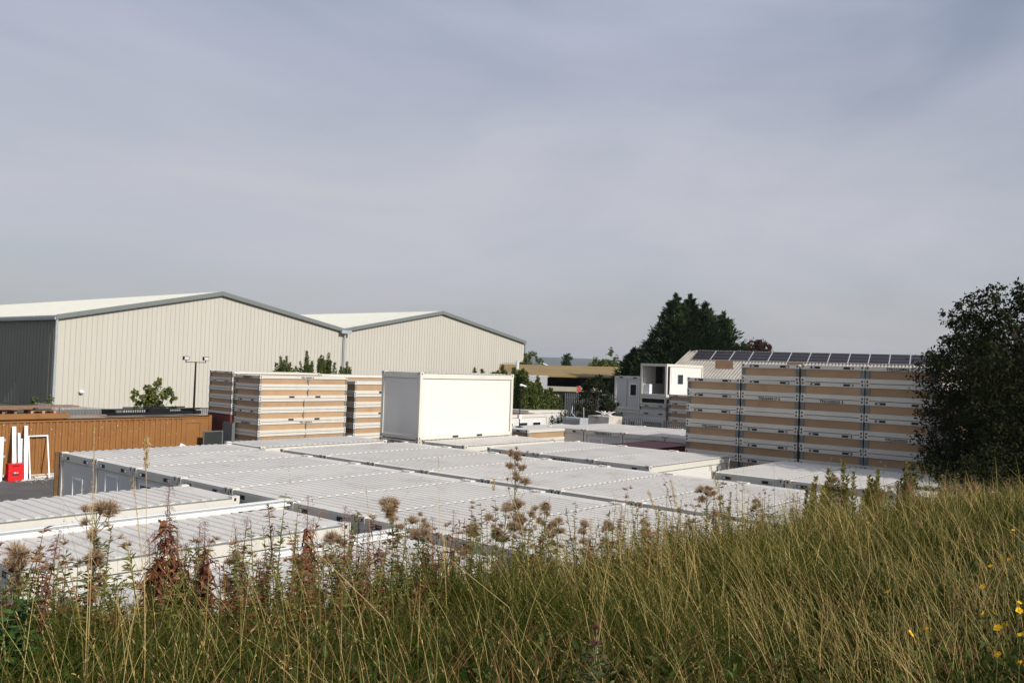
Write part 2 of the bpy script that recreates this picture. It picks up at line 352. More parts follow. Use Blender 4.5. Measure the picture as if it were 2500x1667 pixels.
for i in range(8):
    cabin(BX, BY-SP*i, -CH, 'cabin in the second long row, %s from its white box end' % ORD[i], GA)
CX, CY = 13.644, -6.252
for i in range(3):
    cabin(CX, CY-SP*i, -CH, 'cabin in the short row left of the flat pack wall, %s' % ['farthest', 'middle one marked TFJU230529 6', 'nearest with white side showing'][i], GA, code='TFJU230529 6' if i == 1 else None)
cabin(6.252, -1.777+LY, -CH, 'single grey-roofed cabin standing right before the stack of brown and white flat packs', GA)
cabin(13.347, -5.284+LY, -CH, 'grey-roofed cabin directly in front of the upper white box, bare white side showing', GA)
cabin(13.12, -2.824+LY, -CH, 'ground cabin marked TFJU230483 5 underneath the upper white box', GA, code='TFJU230483 5')
up = cabin(13.12, -2.824+LY, .04, 'plain white cabin stacked on another, standing highest in the middle of the yard', GA, h=2.83)
for f in [c for c in up.children if c.name.startswith('roof_frame')]:
    for r_ in list(f.children): bpy.data.objects.remove(r_)
cabin(-6.54, -8.77, -CH, 'grey-roofed cabin at the left edge, behind the white channel beam', GA)
cabin(-6.67, -12.98, -CH, 'grey-roofed cabin at the lower left with the white channel beam along its back edge', GA)
cabin(-6.74, -16.95, -CH, 'lowest grey-roofed cabin at the left, mostly hidden behind the thistles', GA)
for i, lab in enumerate(('farthest', 'middle', 'nearest')):
    cabin(14.15, -15.74-SP*i, -CH, 'grey-roofed cabin at the foot of the tall flat pack wall, %s one' % lab, GA)
for i, lab in enumerate(('leftmost, with a dark opening', 'second, marked TFJU230313 5', 'third', 'rightmost, against the flat pack wall')):
    c = cabin(26.0, .36-SP*i, -CH, 'cabin in the far row before the palisade fence, %s' % lab, GA, code='TFJU230313 5' if i == 1 else None)
    if i == 0: win(c, .04, .5, 2.0, 1.0, 2.05)
    else:
        for f in [q for q in c.children if q.name.startswith('roof_frame')]:
            for r_ in [q for q in f.children if q.name.startswith('socket')]: bpy.data.objects.remove(r_)
    if i == 1: win(c, .04, 1.25, 2.15, 1.3, 2.4, True)
# white channel beams lying on the roofs
def beam(y, z, lab, x0, x1):
    s = MB(); s.box(x0, x1, y-.07, y+.10, z+.0, z+.024).box(x0, x1, y+.08, y+.10, z+.03, z+.13).box(x0, x1, y-.04, y+.08, z+.118, z+.13)
    o = s.build('channel_beam', M['upvc']); tag(o, lab, 'beam', 'white channel beams on cabin roofs')
beam(-12.96, .02, 'long white channel beam lying along the back of the lower left cabin roof', -6.6, -.35)
beam(-17.02, .02, 'white channel beam half hidden behind the thistles on the lowest left cabin', -3.4, -.5)
# ------------------------------------------------------------------ flat packs
FH = .65
def flat_pack(front, pockets=False, h=FH):
    root = empty('flat_pack'); bh = h*.262
    s = MB(); s.box(.02, LX-.02, .02, LY-.02, 0, bh-.01) 
    for ax in (0, 1):
        for ay in (0, 1): s.box(ax*(LX-.17), ax*(LX-.17)+.17, ay*(LY-.15), ay*(LY-.15)+.15, -.0, bh)
    s.box(.17, LX-.17, 0.0, .019, 0.0, bh); s.box(0, .019, .15, LY-.15, 0, bh)
    for ay in (.045, LY-.105): s.box(-.004, 0, ay, ay+.06, .02, .1, 1)
    for ax in (.05, LX-.12): s.box(ax, ax+.06, -.004, 0, .02, .1, 1)
    if pockets:
        for k in (1.95, 3.75): s.box(k, k+.36, -.004, 0, .03, bh-.03, 1)
    s.build('bottom_frame', [M['white'], M['hole']], root)
    s = MB(); s.box(.05, LX-.05, .05, LY-.05, bh-.02, h-bh)
    s.build('board_bundle', M['board'], root)
    for ax in (0, 1):
        for ay in (0, 1):
            s = MB(); x0 = ax*(LX-.14); y0 = ay*(LY-.16)
            for q in range(3): s.box(x0+.012, x0+.13, y0+.01+q*.052, y0+.045+q*.052, bh, h-bh)
            s.box(x0+.03, x0+.11, y0+.03, y0+.13, bh, h-bh)
            s.build('folded_post', M['galv'], root)
    s = MB(); s.box(.02, LX-.02, .02, LY-.02, h-bh, h-.022)
    s.box(.17, LX-.17, 0, .019, h-bh, h-.022); s.box(0, .019, .15, LY-.15, h-bh, h-.022)
    for ax in (0, 1):
        for ay in (0, 1): s.box(ax*(LX-.17), ax*(LX-.17)+.17, ay*(LY-.15), ay*(LY-.15)+.15, h-bh, h-.002)
    for ay in (.045, LY-.105): s.box(-.004, 0, ay, ay+.06, h-.11, h-.035, 1)
    for ax in (.05, LX-.12): s.box(ax, ax+.06, -.004, 0, h-.11, h-.035, 1)
    tf = s.build('top_frame', [M['white'], M['hole']], root)
    if front == 'sock':
        for yy in (.40, LY-.76):
            s = MB(); s.box(-.004, 0, yy, yy+.38, h-bh+.03, h-.05, 0); s.box(-.02, -.004, yy+(.22 if yy > 1 else .04), yy+(.31 if yy > 1 else .13), h-bh+.04, h-.07, 1)
            s.build('socket_recess', [M['hole'], M['socket']], tf)
    return root
FP = {}
def fp(kind, x, y, z, label, group, code=None, side=None, pockets=False, h=FH):
    key = (kind, pockets, h)
    if key not in FP: FP[key] = flat_pack(*key)
    o = copy_tree(FP[key])
    o.location = (x, y-LY, z); tag(o, label, 'flat pack', group)
    tf = [c for c in o.children if c.name.startswith('top_frame')][0]
    if code: text_mesh(code, .145, M['text'], tf, (-.004, LY/2, h-.11), '-x')
    if side: text_mesh(side, .13, M['text'], tf, (LX*.52, -.004, h-.10), '-y')
    return o
RX = 21.5; RY = [-10.72, -13.22, -15.75, -18.22]
wall = [[(0, 'sock', None), (1, 'sock', None), (2, 'sock', None), (3, 'id', 'TFJU230303 5'), (4, 'plain', None), (5, 'sock', None), (6, 'plain', None), (7, 'sock', None), (8, 'plain', None)],
        [(0, 'sock', None), (1, 'sock', None), (2, 'id', 'TFJU230517 2'), (3, 'plain', None), (4, 'sock', None), (5, 'sock', None), (6, 'sock', None), (7, 'plain', None), (8, 'sock', None), (9, 'plain', None)],
        [(0, 'sock', None), (1, 'sock', None), (2, 'id', 'TFJU230523 3'), (3, 'plain', None), (4, 'sock', None), (5, 'sock', None), (6, 'plain', None), (7, 'plain', None), (8, 'sock', None), (9, 'plain', None)],
        [(0, 'id', 'TFJU230495 2'), (1, 'plain', None), (2, 'sock', None), (3, 'sock', None), (4, 'id', 'TFJU230503 9'), (5, 'plain', None), (6, 'sock', None), (7, 'plain', None), (8, 'sock', None), (9, 'plain', None)]]
cname = ['leftmost column', 'second column from left', 'third column from left', 'column beside the dark tree']
for c_, col in enumerate(wall):
    n = len(col)
    for lv, kind, code in col:
        z = -2.8+(n-1-lv)*FH + (.05*0)
        k = 'sock' if kind == 'sock' else 'plain'
        lab = 'flat pack in the tall wall, %s, %s from top' % (cname[c_], ORD[lv])
        fp(k, RX+random.uniform(-.02, .02), RY[c_]+random.uniform(-.015, .015), z, lab, 'flat packs in the tall right-hand wall', code)
# left stacks
s1 = ['plain', 'plain', 'sock', 'sock', 'plain', 'plain', 'sock', 'plain']
for lv in range(8):
    o = fp(s1[lv], 15.1, 12+LY, -2.8+(7-lv)*.64, 'sunlit flat pack in the front stack left of the white box, %s from the top' % ORD[lv], 'flat packs in the sunlit front stack',
           code='TFJU230497 0' if lv == 0 else ('TFJU230435 0' if lv == 4 else None), side='TFJU 230497 0' if lv == 0 else ('TFJU 230435 0' if lv == 4 else None), pockets=lv in (1, 3), h=.64)
    sx = 3.2 if lv < 2 else (2.95 if lv < 4 else 3.15)
    s = MB(); s.box(sx, sx+.05, -.012, -.005, .1, .56).box(sx-.02, sx+.07, -.02, -.012, .3, .42); s.box(sx, sx+.05, -.005, .08, .16, .19); s.build('strap', M['galv'], o)
for lv in range(5):
    fp('sock' if lv in (0, 1) else 'plain', 15.0, 14.6+LY, 2.47-(lv+1)*.49, 'shaded thin flat pack in the stack on the maroon container, %s from the top' % ORD[lv], 'thin flat packs on the maroon container', h=.49)
for lv in range(3):
    fp('plain', 21.2, 14.75+LY, 2.4-(lv+1)*.64, 'flat pack in the stack hidden behind the sunlit ones, %s from the top' % ORD[lv], 'flat packs in the hidden rear stack', h=.64)
for lv in range(3, 8):
    fp('plain', 21.2, 14.75+LY, 2.4-(lv+1)*.64+.0, 'flat pack in the stack hidden behind the sunlit ones, %s from the top' % ORD[lv], 'flat packs in the hidden rear stack', h=.64)
for lv in range(7):
    hh = .79 if lv == 0 else .645
    o = fp('plain', 21.75, 12+LY, 2.07-.79-lv*.645, 'sunlit flat pack in the stack half hidden by the white box, %s from the top' % ORD[lv], 'flat packs in the stack beside the white box', h=hh, pockets=lv in (0, 2))
for lv in range(4):
    fp('plain' if lv else 'sock', 22.8, -.83+LY, 0.0-(lv+1)*.64, 'low flat pack between the white box and the far cabin row, %s from the top' % ORD[lv], 'flat packs in the low stack by the far cabin row', h=.64)
# ------------------------------------------------------------------ shipping containers
def corr_box(root, x0, x1, y0, y1, z0, z1, m, roofm, pitch=.28, door=None, endribs=True):
    s = MB(); s.box(x0, x1, y0, y1, z1-.06, z1-.01); s.build('roof', roofm, root)
    s = MB()
    s.box(x0, x1, y0, y0+.08, z1-.14, z1).box(x0, x1, y1-.08, y1, z1-.14, z1).box(x0, x1, y0, y0+.1, z0, z0+.18).box(x0, x1, y1-.1, y1, z0, z0+.18)
    s.box(x0, x0+.1, y0+.1, y1-.1, z0, z0+.18).box(x1-.1, x1, y0+.1, y1-.1, z0, z0+.18).box(x0, x0+.1, y0+.08, y1-.08, z1-.14, z1).box(x1-.1, x1, y0+.08, y1-.08, z1-.14, z1)
    for xx in (x0, x1-.16):
        for yy in (y0, y1-.16): s.box(xx-.004, xx+.164, yy-.004, yy+.164, z0, z1+.012)
    s.build('frame', m, root)
    lo, hi = (x0+.16, x1-.16)
    if door: hi = door
    n = int((hi-lo)/pitch); p = (hi-lo)/n; pts = []
    for i in range(n):
        a_ = lo+i*p; pts += [(a_, y0+.03), (a_+p*.42, y0+.03), (a_+p*.58, y0+.075), (a_+p*.92, y0+.075)]
    pts.append((hi, y0+.03)); vs = [(q[0], q[1], z) for z in (z0+.18, z1-.14) for q in pts]; k = len(pts)
    s = MB(); s.add(vs, [(i, i+1, k+i+1, k+i) for i in range(k-1)]); s.box(x0+.12, x1-.12, y0+.09, y0+.12, z0+.18, z1-.14)
    s.box(x0+.1, x1-.1, y1-.08, y1-.05, z0+.18, z1-.14); s.box(x0+.03, x0+.08, y0+.1, y1-.1, z0+.18, z1-.14); s.box(x1-.08, x1-.03, y0+.1, y1-.1, z0+.18, z1-.14)
    s.build('corrugated_wall', m, root)
    if door:
        s = MB(); s.box(door, x1-.16, y0+.035, y0+.06, z0+.18, z1-.14); s.build('door_surround', m, root)
        s = MB(); s.box(door+.25, x1-.72, y0+.02, y0+.045, z0+.3, z1-.42); s.box(door+.27, x1-.74, y0+.012, y0+.02, z0+.32, z1-.44)
        d = s.build('door', m, root)
        s = MB(); s.box(door+.22, x1-.68, y0+.01, y0+.035, z1-.42, z1-.39); s.box(x1-.72, x1-.69, y0+.01, y0+.034, z0+.3, z1-.42); s.build('door_frame', M['rust'], root)
BRY = 15.6
br = empty('shipping_container', (0, 0, 0)); tag(br, 'long brown corrugated shipping container with a plain door at its right end', 'container')
corr_box(br, 2.25, 14.42, BRY, BRY+2.44, -2.72, -.08, M['brown'], M['brown_roof'], pitch=.30, door=12.65)
s = MB()
for k in range(70):
    x = random.uniform(3.4, 14); z = random.choice([random.uniform(-.9, -.3), random.uniform(-2.4, -.4)]); w = random.uniform(.01, .035)
    s.box(x, x+w, BRY+.022, BRY+.028, z, z+w*random.uniform(.5, 1.4))
s.build('paint_chips', M['debris'], br)
s = MB(); s.box(.5, 6.52, BRY-.04, BRY+.12, -.055, .20).box(6.36, 6.56, BRY-.05, BRY+.14, -.06, .22); s.box(.5, 6.4, BRY+.12, BRY+2.3, .12, .18)
tag(s.build('roof_section', M['brown']), 'brown steel roof section lying on the left part of the brown container', 'steel section')
mc = empty('shipping_container', (0, 0, 0)); tag(mc, 'dark maroon container underneath the thin shaded flat packs', 'container'); corr_box(mc, 15.0, 21.05, 14.62, 17.05, -2.8, .01, M['maroon'], M['maroon'])
rc = empty('shipping_container', (0, 0, 0)); tag(rc, 'low maroon container roof showing between cabin rows beside the flat pack wall', 'container'); corr_box(rc, 20.3, 26.3-.45, -9.0, -6.55, -2.8, -.22, M['maroon'], M['maroon'])
# boards and steel lying on the brown container
s = MB(); s.box(2.6, 7.3, BRY+.5, BRY+1.5, .46, .53).box(3.0, 5.0, BRY+.3, BRY+1.2, .40, .455); tag(s.build('board_stack', M['wood']), 'rusty brown boards lying on pallets at the left end of the container roof', 'boards')
for k, x in enumerate((3.2, 5.0)):
    r_ = empty('pallet', (x, BRY+.5, .18)); tag(r_, ['wooden pallet on the container roof under the left part of the boards', 'pale pallet on the container roof under the right part of the boards'][k], 'pallet', 'pallets under the boards')
    s = MB()
    for j in range(5): s.box(0, 1.2, j*.22, j*.22+.1, .11, .13)
    s.build('deck', M['wood'], r_)
    s = MB()
    for j in range(3):
        for q in range(3): s.box(j*.53, j*.53+.12, q*.4, q*.4+.1, 0, .11)
    s.build('blocks', M['board'] if k else M['wood'], r_)
t = empty('steel_frame_pile'); tag(t, 'pile of black steel frames lying on the right part of the brown container roof', 'steel frames')
s = MB(); s.box(8.7, 12.3, BRY+.35, BRY+.5, .0, .14); s.build('lower_frame', M['black'], t)
s = MB(); s.box(8.5, 14.05, BRY+.6, BRY+.72, .26, .33).box(9.6, 13.1, BRY+.62, BRY+.7, .35, .42); s.build('upper_rail', M['black'], t)
s = MB(); s.box(11.2, 14.0, BRY+.42, BRY+.6, .0, .17).box(10.9, 12.1, BRY+.38, BRY+.8, .0, .3); s.build('box_section', M['black'], t)
s = MB(); s.box(9.0, 9.1, BRY+.3, BRY+1.8, .0, .26).box(13.5, 13.6, BRY+.3, BRY+1.8, .0, .26); s.build('cross_bar', M['black'], t)
# doors leaning at the right end of the brown container
t = empty('door_panel_stack'); tag(t, 'grey door panels leaning in the gap right of the brown container', 'panels')
for k in range(5):
    s = MB(); x = 14.75+k*.09; s.box(x, x+.05, 14.0+k*.07, 15.0+k*.06, -2.8, -.45+.02*k); s.build('panel', M['palisade_dark'], t)
s = MB(); s.box(13.55, 14.75, 14.9, 14.97, -2.8, -.9); s.build('panel', M['palisade_dark'], t)
s = MB(); s.box(13.60, 14.68, 14.885, 14.9, -2.7, -.95); s.build('dark_opening', M['hole'], t)
# ------------------------------------------------------------------ yard clutter by the brown container
def pole(xb, yb, xt, zt, w, lab):
    s = MB(); yt = BRY-.08; s.add([(xb, yb, -2.8), (xb+w, yb, -2.8), (xb+w, yb+.05, -2.8), (xb, yb+.05, -2.8), (xt, yt-.05, zt), (xt+w, yt-.05, zt), (xt+w, yt, zt), (xt, yt, zt)], [(0, 3, 2, 1), (4, 5, 6, 7), (0, 1, 5, 4), (1, 2, 6, 5), (2, 3, 7, 6), (3, 0, 4, 7)])
    tag(s.build('channel_length', M['upvc']), lab, 'channel', 'white channel lengths leaning on the brown container')
pole(3.80, 14.6, 3.98, -.38, .17, 'leftmost tall white channel leaning on the brown container, behind the red crate')
pole(4.06, 14.65, 4.24, -.70, .11, 'grey-white shorter channel leaning between the two tall ones')
pole(4.20, 14.7, 4.38, -.97, .11, 'shortest white channel leaning on the brown container')
pole(4.16, 14.2, 4.52, -.36, .15, 'tallest white channel leaning right of the red crate')
s = MB(); a_ = .06
for (b0, b1, c0, c1) in (((4.50, 14.5, -2.8), (4.56, 14.5, -2.8), (4.70, 15.48, -.9), (4.76, 15.48, -.9)), ((5.28, 14.3, -2.8), (5.34, 14.3, -2.8), (5.56, 15.48, -.9), (5.62, 15.48, -.9))):
    q = [b0, b1, c1, c0]; s.add(q+[(v[0], v[1]+.04, v[2]) for v in q], [(0, 1, 2, 3), (7, 6, 5, 4), (0, 4, 5, 1), (1, 5, 6, 2), (2, 6, 7, 3), (3, 7, 4, 0)])
s.box(4.70, 5.62, 15.47, 15.52, -.9, -.84)
o = s.build('door_frame', M['upvc'])
tag(o, 'empty white door frame leaning against the brown container', 'door frame')
t = empty('bottle_crate', (3.44, 14.12, -2.8)); tag(t, 'bright red plastic crate stack standing on the asphalt by the brown container', 'crate')
for k in range(2):
    s = MB(); z = k*.40; s.box(0, .62, 0, .36, z+.01, z+.39).box(-.012, .632, -.012, .372, z+.35, z+.4)
    b_ = s.build('crate_body', M['red'], t)
    s = MB(); s.box(.16, .46, -.016, -.008 , z+.27-.08*k*0, z+.32); s.build('handle_slot', M['hole'], b_)
s = MB(); s.box(.24, .32, -.018, -.013, .36, .42).box(.34, .42, -.018, -.013, .37, .40); s.build('emblem', M['debris'], t)
t = empty('white_cabinet_panel', (2.05, 14.3, -2.8)); tag(t, 'white panel with hinges standing upright at the left edge before the container', 'panel')
s = MB(); s.box(0, 1.2, 0, .06, 0, 2.05); s.build('panel', M['upvc'], t)
for z in (.2, 1.1, 1.85): s = MB(); s.box(1.2, 1.28, .0, .05, z, z+.1); s.build('hinge', M['socket'], t)
t = empty('timber_pile', (4.75, 14.55, -2.8)); tag(t, 'low pile of timber lengths lying inside the white door frame', 'timber')
for k in range(5): s = MB(); s.box(random.uniform(-.1, .1), 1.1, .1+k*.13, .2+k*.13, 0, .08+.03*(k % 3)); s.build('timber', M['board'] if k % 2 else M['debris'], t)
s = MB(); s.box(4.0, 5.0, 14.02, 14.1, -2.8, -2.75); tag(s.build('plank', M['debris']), 'white plank lying on the asphalt in front of the red crate', 'plank')
s = MB(); s.box(5.75, 6.15, 13.9, 14.0, -2.8, -2.68); tag(s.build('block', M['upvc']), 'short white block on the ground near the first cabin', 'block')
s = MB()
for k in range(160):
    x = random.gauss(5.2, .8); y = random.gauss(14.0, .35); a_ = random.uniform(0, 3); w = random.uniform(.02, .16); h_ = .02
    c_, q_ = math.cos(a_)*w, math.sin(a_)*w
    s.add([(x-c_, y-q_, -2.79), (x+c_, y+q_, -2.79+random.uniform(0, .06)), (x+c_+.03, y+q_+.03, -2.79), (x-c_+.02, y-q_+.03, -2.78)], [(0, 1, 2, 3)])
tag(s.build('litter', M['debris']), 'scraps of white litter scattered on the asphalt before the container', 'litter', kind='stuff')
s = MB(); s.box(-.12, 3.4, .06, .10, -2.8, .006)
tag(s.build('leaning_board', M['rust']), 'dark reddish board standing behind the first cabin of the nearest row', 'board')
s = MB(); s.add([(0, 0, 0), (.5, .1, .0), (.9, 0, 0), (.3, .25, .36), (.1, .4, 0), (.8, .45, 0)], [(0, 1, 3), (1, 2, 3), (2, 5, 3), (5, 4, 3), (4, 0, 3)])
tag(s.build('sheet', M['debris'], loc=(5.7, 3.2, -.62)), 'crumpled white sheet lying behind the cabin roofs in front of the brown container', 'sheet')
# ------------------------------------------------------------------ warehouses
def warehouse(x0, x1, ridge, ze0, zr, ze1, yf, yb, lab, left_open):
    t = empty('warehouse', (x0, yf, -2.8)); tag(t, lab, 'warehouse', 'twin gabled warehouses'); ox, oy, oz = x0, yf, -2.8
    def at(s): s.v = [(a_-ox, b_-oy, c_-oz) for a_, b_, c_ in s.v]; return s
    s = MB(); s.prism([(x0, -2.8), (x1, -2.8), (x1, ze1), (ridge, zr), (x0, ze0)], 'y', yf, yf+.3); at(s).build('gable_wall', M['clad'], t)
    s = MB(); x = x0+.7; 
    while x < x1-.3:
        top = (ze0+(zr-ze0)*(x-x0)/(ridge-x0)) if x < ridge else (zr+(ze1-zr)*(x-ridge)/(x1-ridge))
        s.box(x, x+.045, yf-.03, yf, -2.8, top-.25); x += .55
    at(s).build('rib_shade_strips', M['ribshade'], t)  # shade lines of the wall ribs, painted as darker coloured strips
    for xx in ((x0,) if left_open else (x1,)):
        s = MB(); s.box(xx if left_open else xx-.3, xx+.3 if left_open else xx, yf+.3, yb, -2.8, (ze0 if left_open else ze1)-.3)
        y = yf+1
        while left_open and y < yb: s.box(xx-.02, xx, y, y+.2, -2.8, ze0-.35); y += .9
        at(s).build('side_wall', M['gclad'], t)
    s = MB(); ov = .35
    s.add([(x0-ov, yf-ov, ze0-.04), (ridge, yf-ov, zr+.12), (ridge, yb, zr+.12), (x0-ov, yb, ze0-.04), (x0-ov, yf-ov, ze0-.2), (ridge, yf-ov, zr-.08), (ridge, yb, zr-.08), (x0-ov, yb, ze0-.2)], [(0, 1, 2, 3), (7, 6, 5, 4), (3, 7, 4, 0)])
    s.add([(x1, yf-ov, ze1-.04), (ridge, yf-ov, zr+.12), (ridge, yb, zr+.12), (x1, yb, ze1-.04), (x1, yf-ov, ze1-.2), (ridge, yf-ov, zr-.08)], [(0, 3, 2, 1), (0, 1, 5, 4)])
    y = yf
    while y < yb:
        s.add([(x0-ov, y, ze0-.04), (ridge, y, zr+.12), (ridge, y+.12, zr+.2), (x0-ov, y+.12, ze0+.04), (ridge, y+.24, zr+.12), (x0-ov, y+.24, ze0-.04)], [(0, 1, 2, 3), (3, 2, 4, 5)]); y += 1.0
    # rooflight strips
    at(s).build('roof', M['wroof'], t)
    s = MB(); w = .46
    s.prism([(x0-ov, ze0-w), (ridge, zr-w+.14), (ridge, zr+.2), (x0-ov, ze0+.04)], 'y', yf-ov-.06, yf-ov+.02); s.prism([(ridge+.001, zr-w+.14), (x1+.1, ze1-w), (x1+.1, ze1+.04), (ridge+.001, zr+.2)], 'y', yf-ov-.06, yf-ov+.02)
    at(s).build('verge_trim', M['trim'], t)
    s = MB()
    if left_open: s.tube([(x0-.22, yf-.2, ze0-.4), (x0-.22, yf-.2, -2.8)], .13, 8); s.box(x0-.5, x0-.1, yf-.3, yb, ze0-.5, ze0-.22)
    else: s.box(x1-.05, x1+.18, yf-.12, yf+.3, -2.8, ze1-.5)
    at(s).build('downpipe' if left_open else 'corner_flashing', M['pipe'] if left_open else M['trim'], t)
    return t
wl = warehouse(25.3, 62.6, 43.85, 7.12, 11.05, 7.72, 65, 210, 'left and larger cream ribbed warehouse with dark side wall and grey verge', True)
wr = warehouse(62.65, 102.1, 81.6, 7.72, 11.42, 7.82, 65.15, 190, 'right and farther cream ribbed warehouse with grey verge, ending beside the trees', False)
s = MB(); s.tube([(62.65-25.3, -.35, 9.7), (62.65-25.3, -.35, 0)], .14, 8); s.build('valley_downpipe', M['pipe'], wl)
s = MB(); s.box(36.5, 38.2, -.75, -.42, 9.9, 10.35); s.build('gutter_box', M['pipe'], wl)
s = MB(); s.box(36.9, 37.6, -.3, -.02, 6.9, 9.7); s.build('rust_patch', M['rust'], wl) if False else None
s = MB(); s.ball((2.6, -.25, 1.9), .26, sz=.8); s.build('bulkhead_lamp', M['upvc'], wl)
# ------------------------------------------------------------------ palisade fences
def palisade(p0, p1, z0, h, lab, m, step=.155):
    p0 = Vector(p0); p1 = Vector(p1); d = (p1-p0); Ln = d.length; d.normalize(); ang = math.atan2(d.y, d.x)
    t = empty('palisade_fence', (p0.x, p0.y, z0), ang); tag(t, lab, 'fence')
    s = MB(); x = 0
    while x < Ln:
        s.prism([(x, .08), (x+.07, .08), (x+.07, h-.1), (x+.055, h), (x+.035, h-.06), (x+.015, h), (x, h-.1)], 'y', -.02, 0); x += step
    s.build('pales', m, t)
    for z in (.35, h-.45): s = MB(); s.box(0, Ln, .003, .04, z, z+.05); s.build('rail', m, t)
    k = 0
    while k*2.75 < Ln: s = MB(); s.box(k*2.75, k*2.75+.08, .045, .13, 0, h-.05); s.build('post', m, t); k += 1
palisade((12.6, 36.2), (14.6, 27.2), -2.8, 2.4, 'grey palisade fence running back beside the dark warehouse wall', M['palisade'])
palisade((14.7, 27.0), (33, 27.2), -2.8, 2.4, 'grey palisade fence running across behind the small maple tree', M['palisade'])
palisade((43.5, 9.3), (45.5, 1.5), -2.8, 2.45, 'dark palisade fence in front of the two-storey cabins', M['palisade_dark'], .16)
palisade((50.5, 17.5), (55, 12), -2.8, 3.9, 'dark palisade fence behind the scrub below the ochre roof', M['palisade_dark'], .17)
# ------------------------------------------------------------------ floodlight mast
t = empty('floodlight_mast', (26.95, 40, -2.8)); tag(t, 'slim mast carrying two square floodlights before the left warehouse', 'floodlight')
s = MB(); s.tube([(0, 0, 0), (0, 0, 3.4), (0, 0, 5.6)], [.10, .09, .07], 8); s.build('mast', M['black'], t)
s = MB(); s.tube([(-.85, 0, 5.55), (.85, 0, 5.55)], .03, 6); s.build('cross_arm', M['black'], t)
for sx in (-.92, .92):
    s = MB(); s.box(sx-.24, sx+.24, -.14, .12, 5.72, 6.05).box(sx-.03, sx+.03, -.02, .02, 5.5, 5.72); f = s.build('floodlight', M['black'], t)
    s = MB(); s.box(sx-.2, sx+.2, -.15, -.142, 5.76, 6.01); s.build('lens', M['alu'], f)
# ------------------------------------------------------------------ far cabins and open-sided cabin
def simple_cabin(name, x, y, z, h, lab, ly=LY, lx=LX, dark=False):
    t = empty(name, (x, y, z)); tag(t, lab, 'cabin')
    s = MB(); s.box(.05, lx-.05, .05, ly-.05, .15, h-.18); s.build('wall', M['panel'], t)
    s = MB(); s.box(0, lx, 0, ly, 0, .14).box(0, lx, 0, ly, h-.2, h)
    for a_ in (0, lx-.15):
        for b_ in (0, ly-.15): s.box(a_, a_+.15, b_, b_+.15, .14, h-.2)
    s.build('frame', M['white'], t); return t
X4 = 48.0
t = simple_cabin('site_cabin', X4, 8.1, .05, 2.75, 'upper grey cabin of a two-storey pair, with one dark window on its right'); win(t, .04, .28, .98, 1.15, 2.15); s = MB(); s.box(.035, .045, 1.22, 1.24, .2, 2.5); s.build('panel_joint', M['hole'], t)
for yy in (.3, 1.6): s = MB(); s.box(-.005, 0, yy, yy+.36, 2.6, 2.7); s.build('socket_recess', M['hole'], t)
t = simple_cabin('site_cabin', X4, 8.1, -2.8, 2.82, 'lower grey cabin of a two-storey pair behind the dark palisade'); win(t, .04, .35, .95, .9, 2.0)
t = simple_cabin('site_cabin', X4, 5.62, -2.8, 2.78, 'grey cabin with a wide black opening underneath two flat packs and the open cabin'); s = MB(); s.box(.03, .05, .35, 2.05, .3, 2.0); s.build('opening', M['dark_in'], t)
for yy in (.3, 1.6): s = MB(); s.box(-.005, 0, yy, yy+.36, 2.62, 2.72); s.build('socket_recess', M['hole'], t)
t = empty('flat_pack', (X4, 5.62, -.01)); tag(t, 'flat frame bundle marked with sockets, lower of two under the open cabin', 'flat pack')
s = MB(); s.box(0, LX, 0, LY, 0, .16).box(0, LX, 0, LY, .42, .58); s.build('frame', M['white'], t); s = MB(); s.box(.1, LX-.1, .1, LY-.1, .16, .42); s.build('panel', M['grey'], t)
for yy in (.3, 1.6): s = MB(); s.box(-.005, 0, yy, yy+.36, .46, .54); s.build('socket_recess', M['hole'], t)
t = empty('flat_pack', (X4, 5.62, .60)); tag(t, 'flat frame bundle with a black gap, upper of two under the open cabin', 'flat pack')
s = MB(); s.box(0, LX, 0, LY, 0, .13).box(0, LX, 0, LY, .48, .66)
for b_ in (0, LY-.15): s.box(0, .15, b_, b_+.15, .13, .48)
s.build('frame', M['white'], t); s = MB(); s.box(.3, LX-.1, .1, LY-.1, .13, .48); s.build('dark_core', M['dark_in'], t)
t = empty('open_cabin', (X4, 5.62, 1.28)); tag(t, 'open-ended white cabin perched on top of the stack, showing its interior', 'cabin'); H = 2.62
s = MB(); s.box(0, LX, 0, LY, H-.2, H).box(0, LX, 0, LY, 0, .16)
for a_ in (0, LX-.16):
    for b_ in (0, LY-.16): s.box(a_, a_+.16, b_, b_+.16, .16, H-.2)
s.build('frame', M['white'], t)
s = MB(); s.box(.2, LX-.2, LY-.12, LY-.06, .16, H-.2).box(LX-.12, LX-.06, .16, LY-.16, .16, H-.2); s.build('inner_wall', M['panel'], t)
s = MB(); s.box(2.2, 3.3, LY-.14, LY-.121, 1.0, 2.4); s.build('window_opening', M['dark_in'], t)
s = MB(); s.box(.3, .75, LY-.7, LY-.2, .17, .95); s.build('white_unit', M['upvc'], t)
s = MB(); s.box(.62, LX-.2, .05, .11, .16, H-.2); s.build('side_panel', M['panel'], t)
win(t, .045, .85, 1.55, 1.1, 2.15, True, face='-y'); win(t, .045, 1.75, 2.75, .95, 1.85, face='-y')
for lv in range(6):
    fp('sock', X4-.3, 5.2, 1.52-(lv+1)*FH, 'flat pack in the stack right of the open cabin, %s from the top' % ORD[lv], 'flat packs in the stack right of the open cabin')
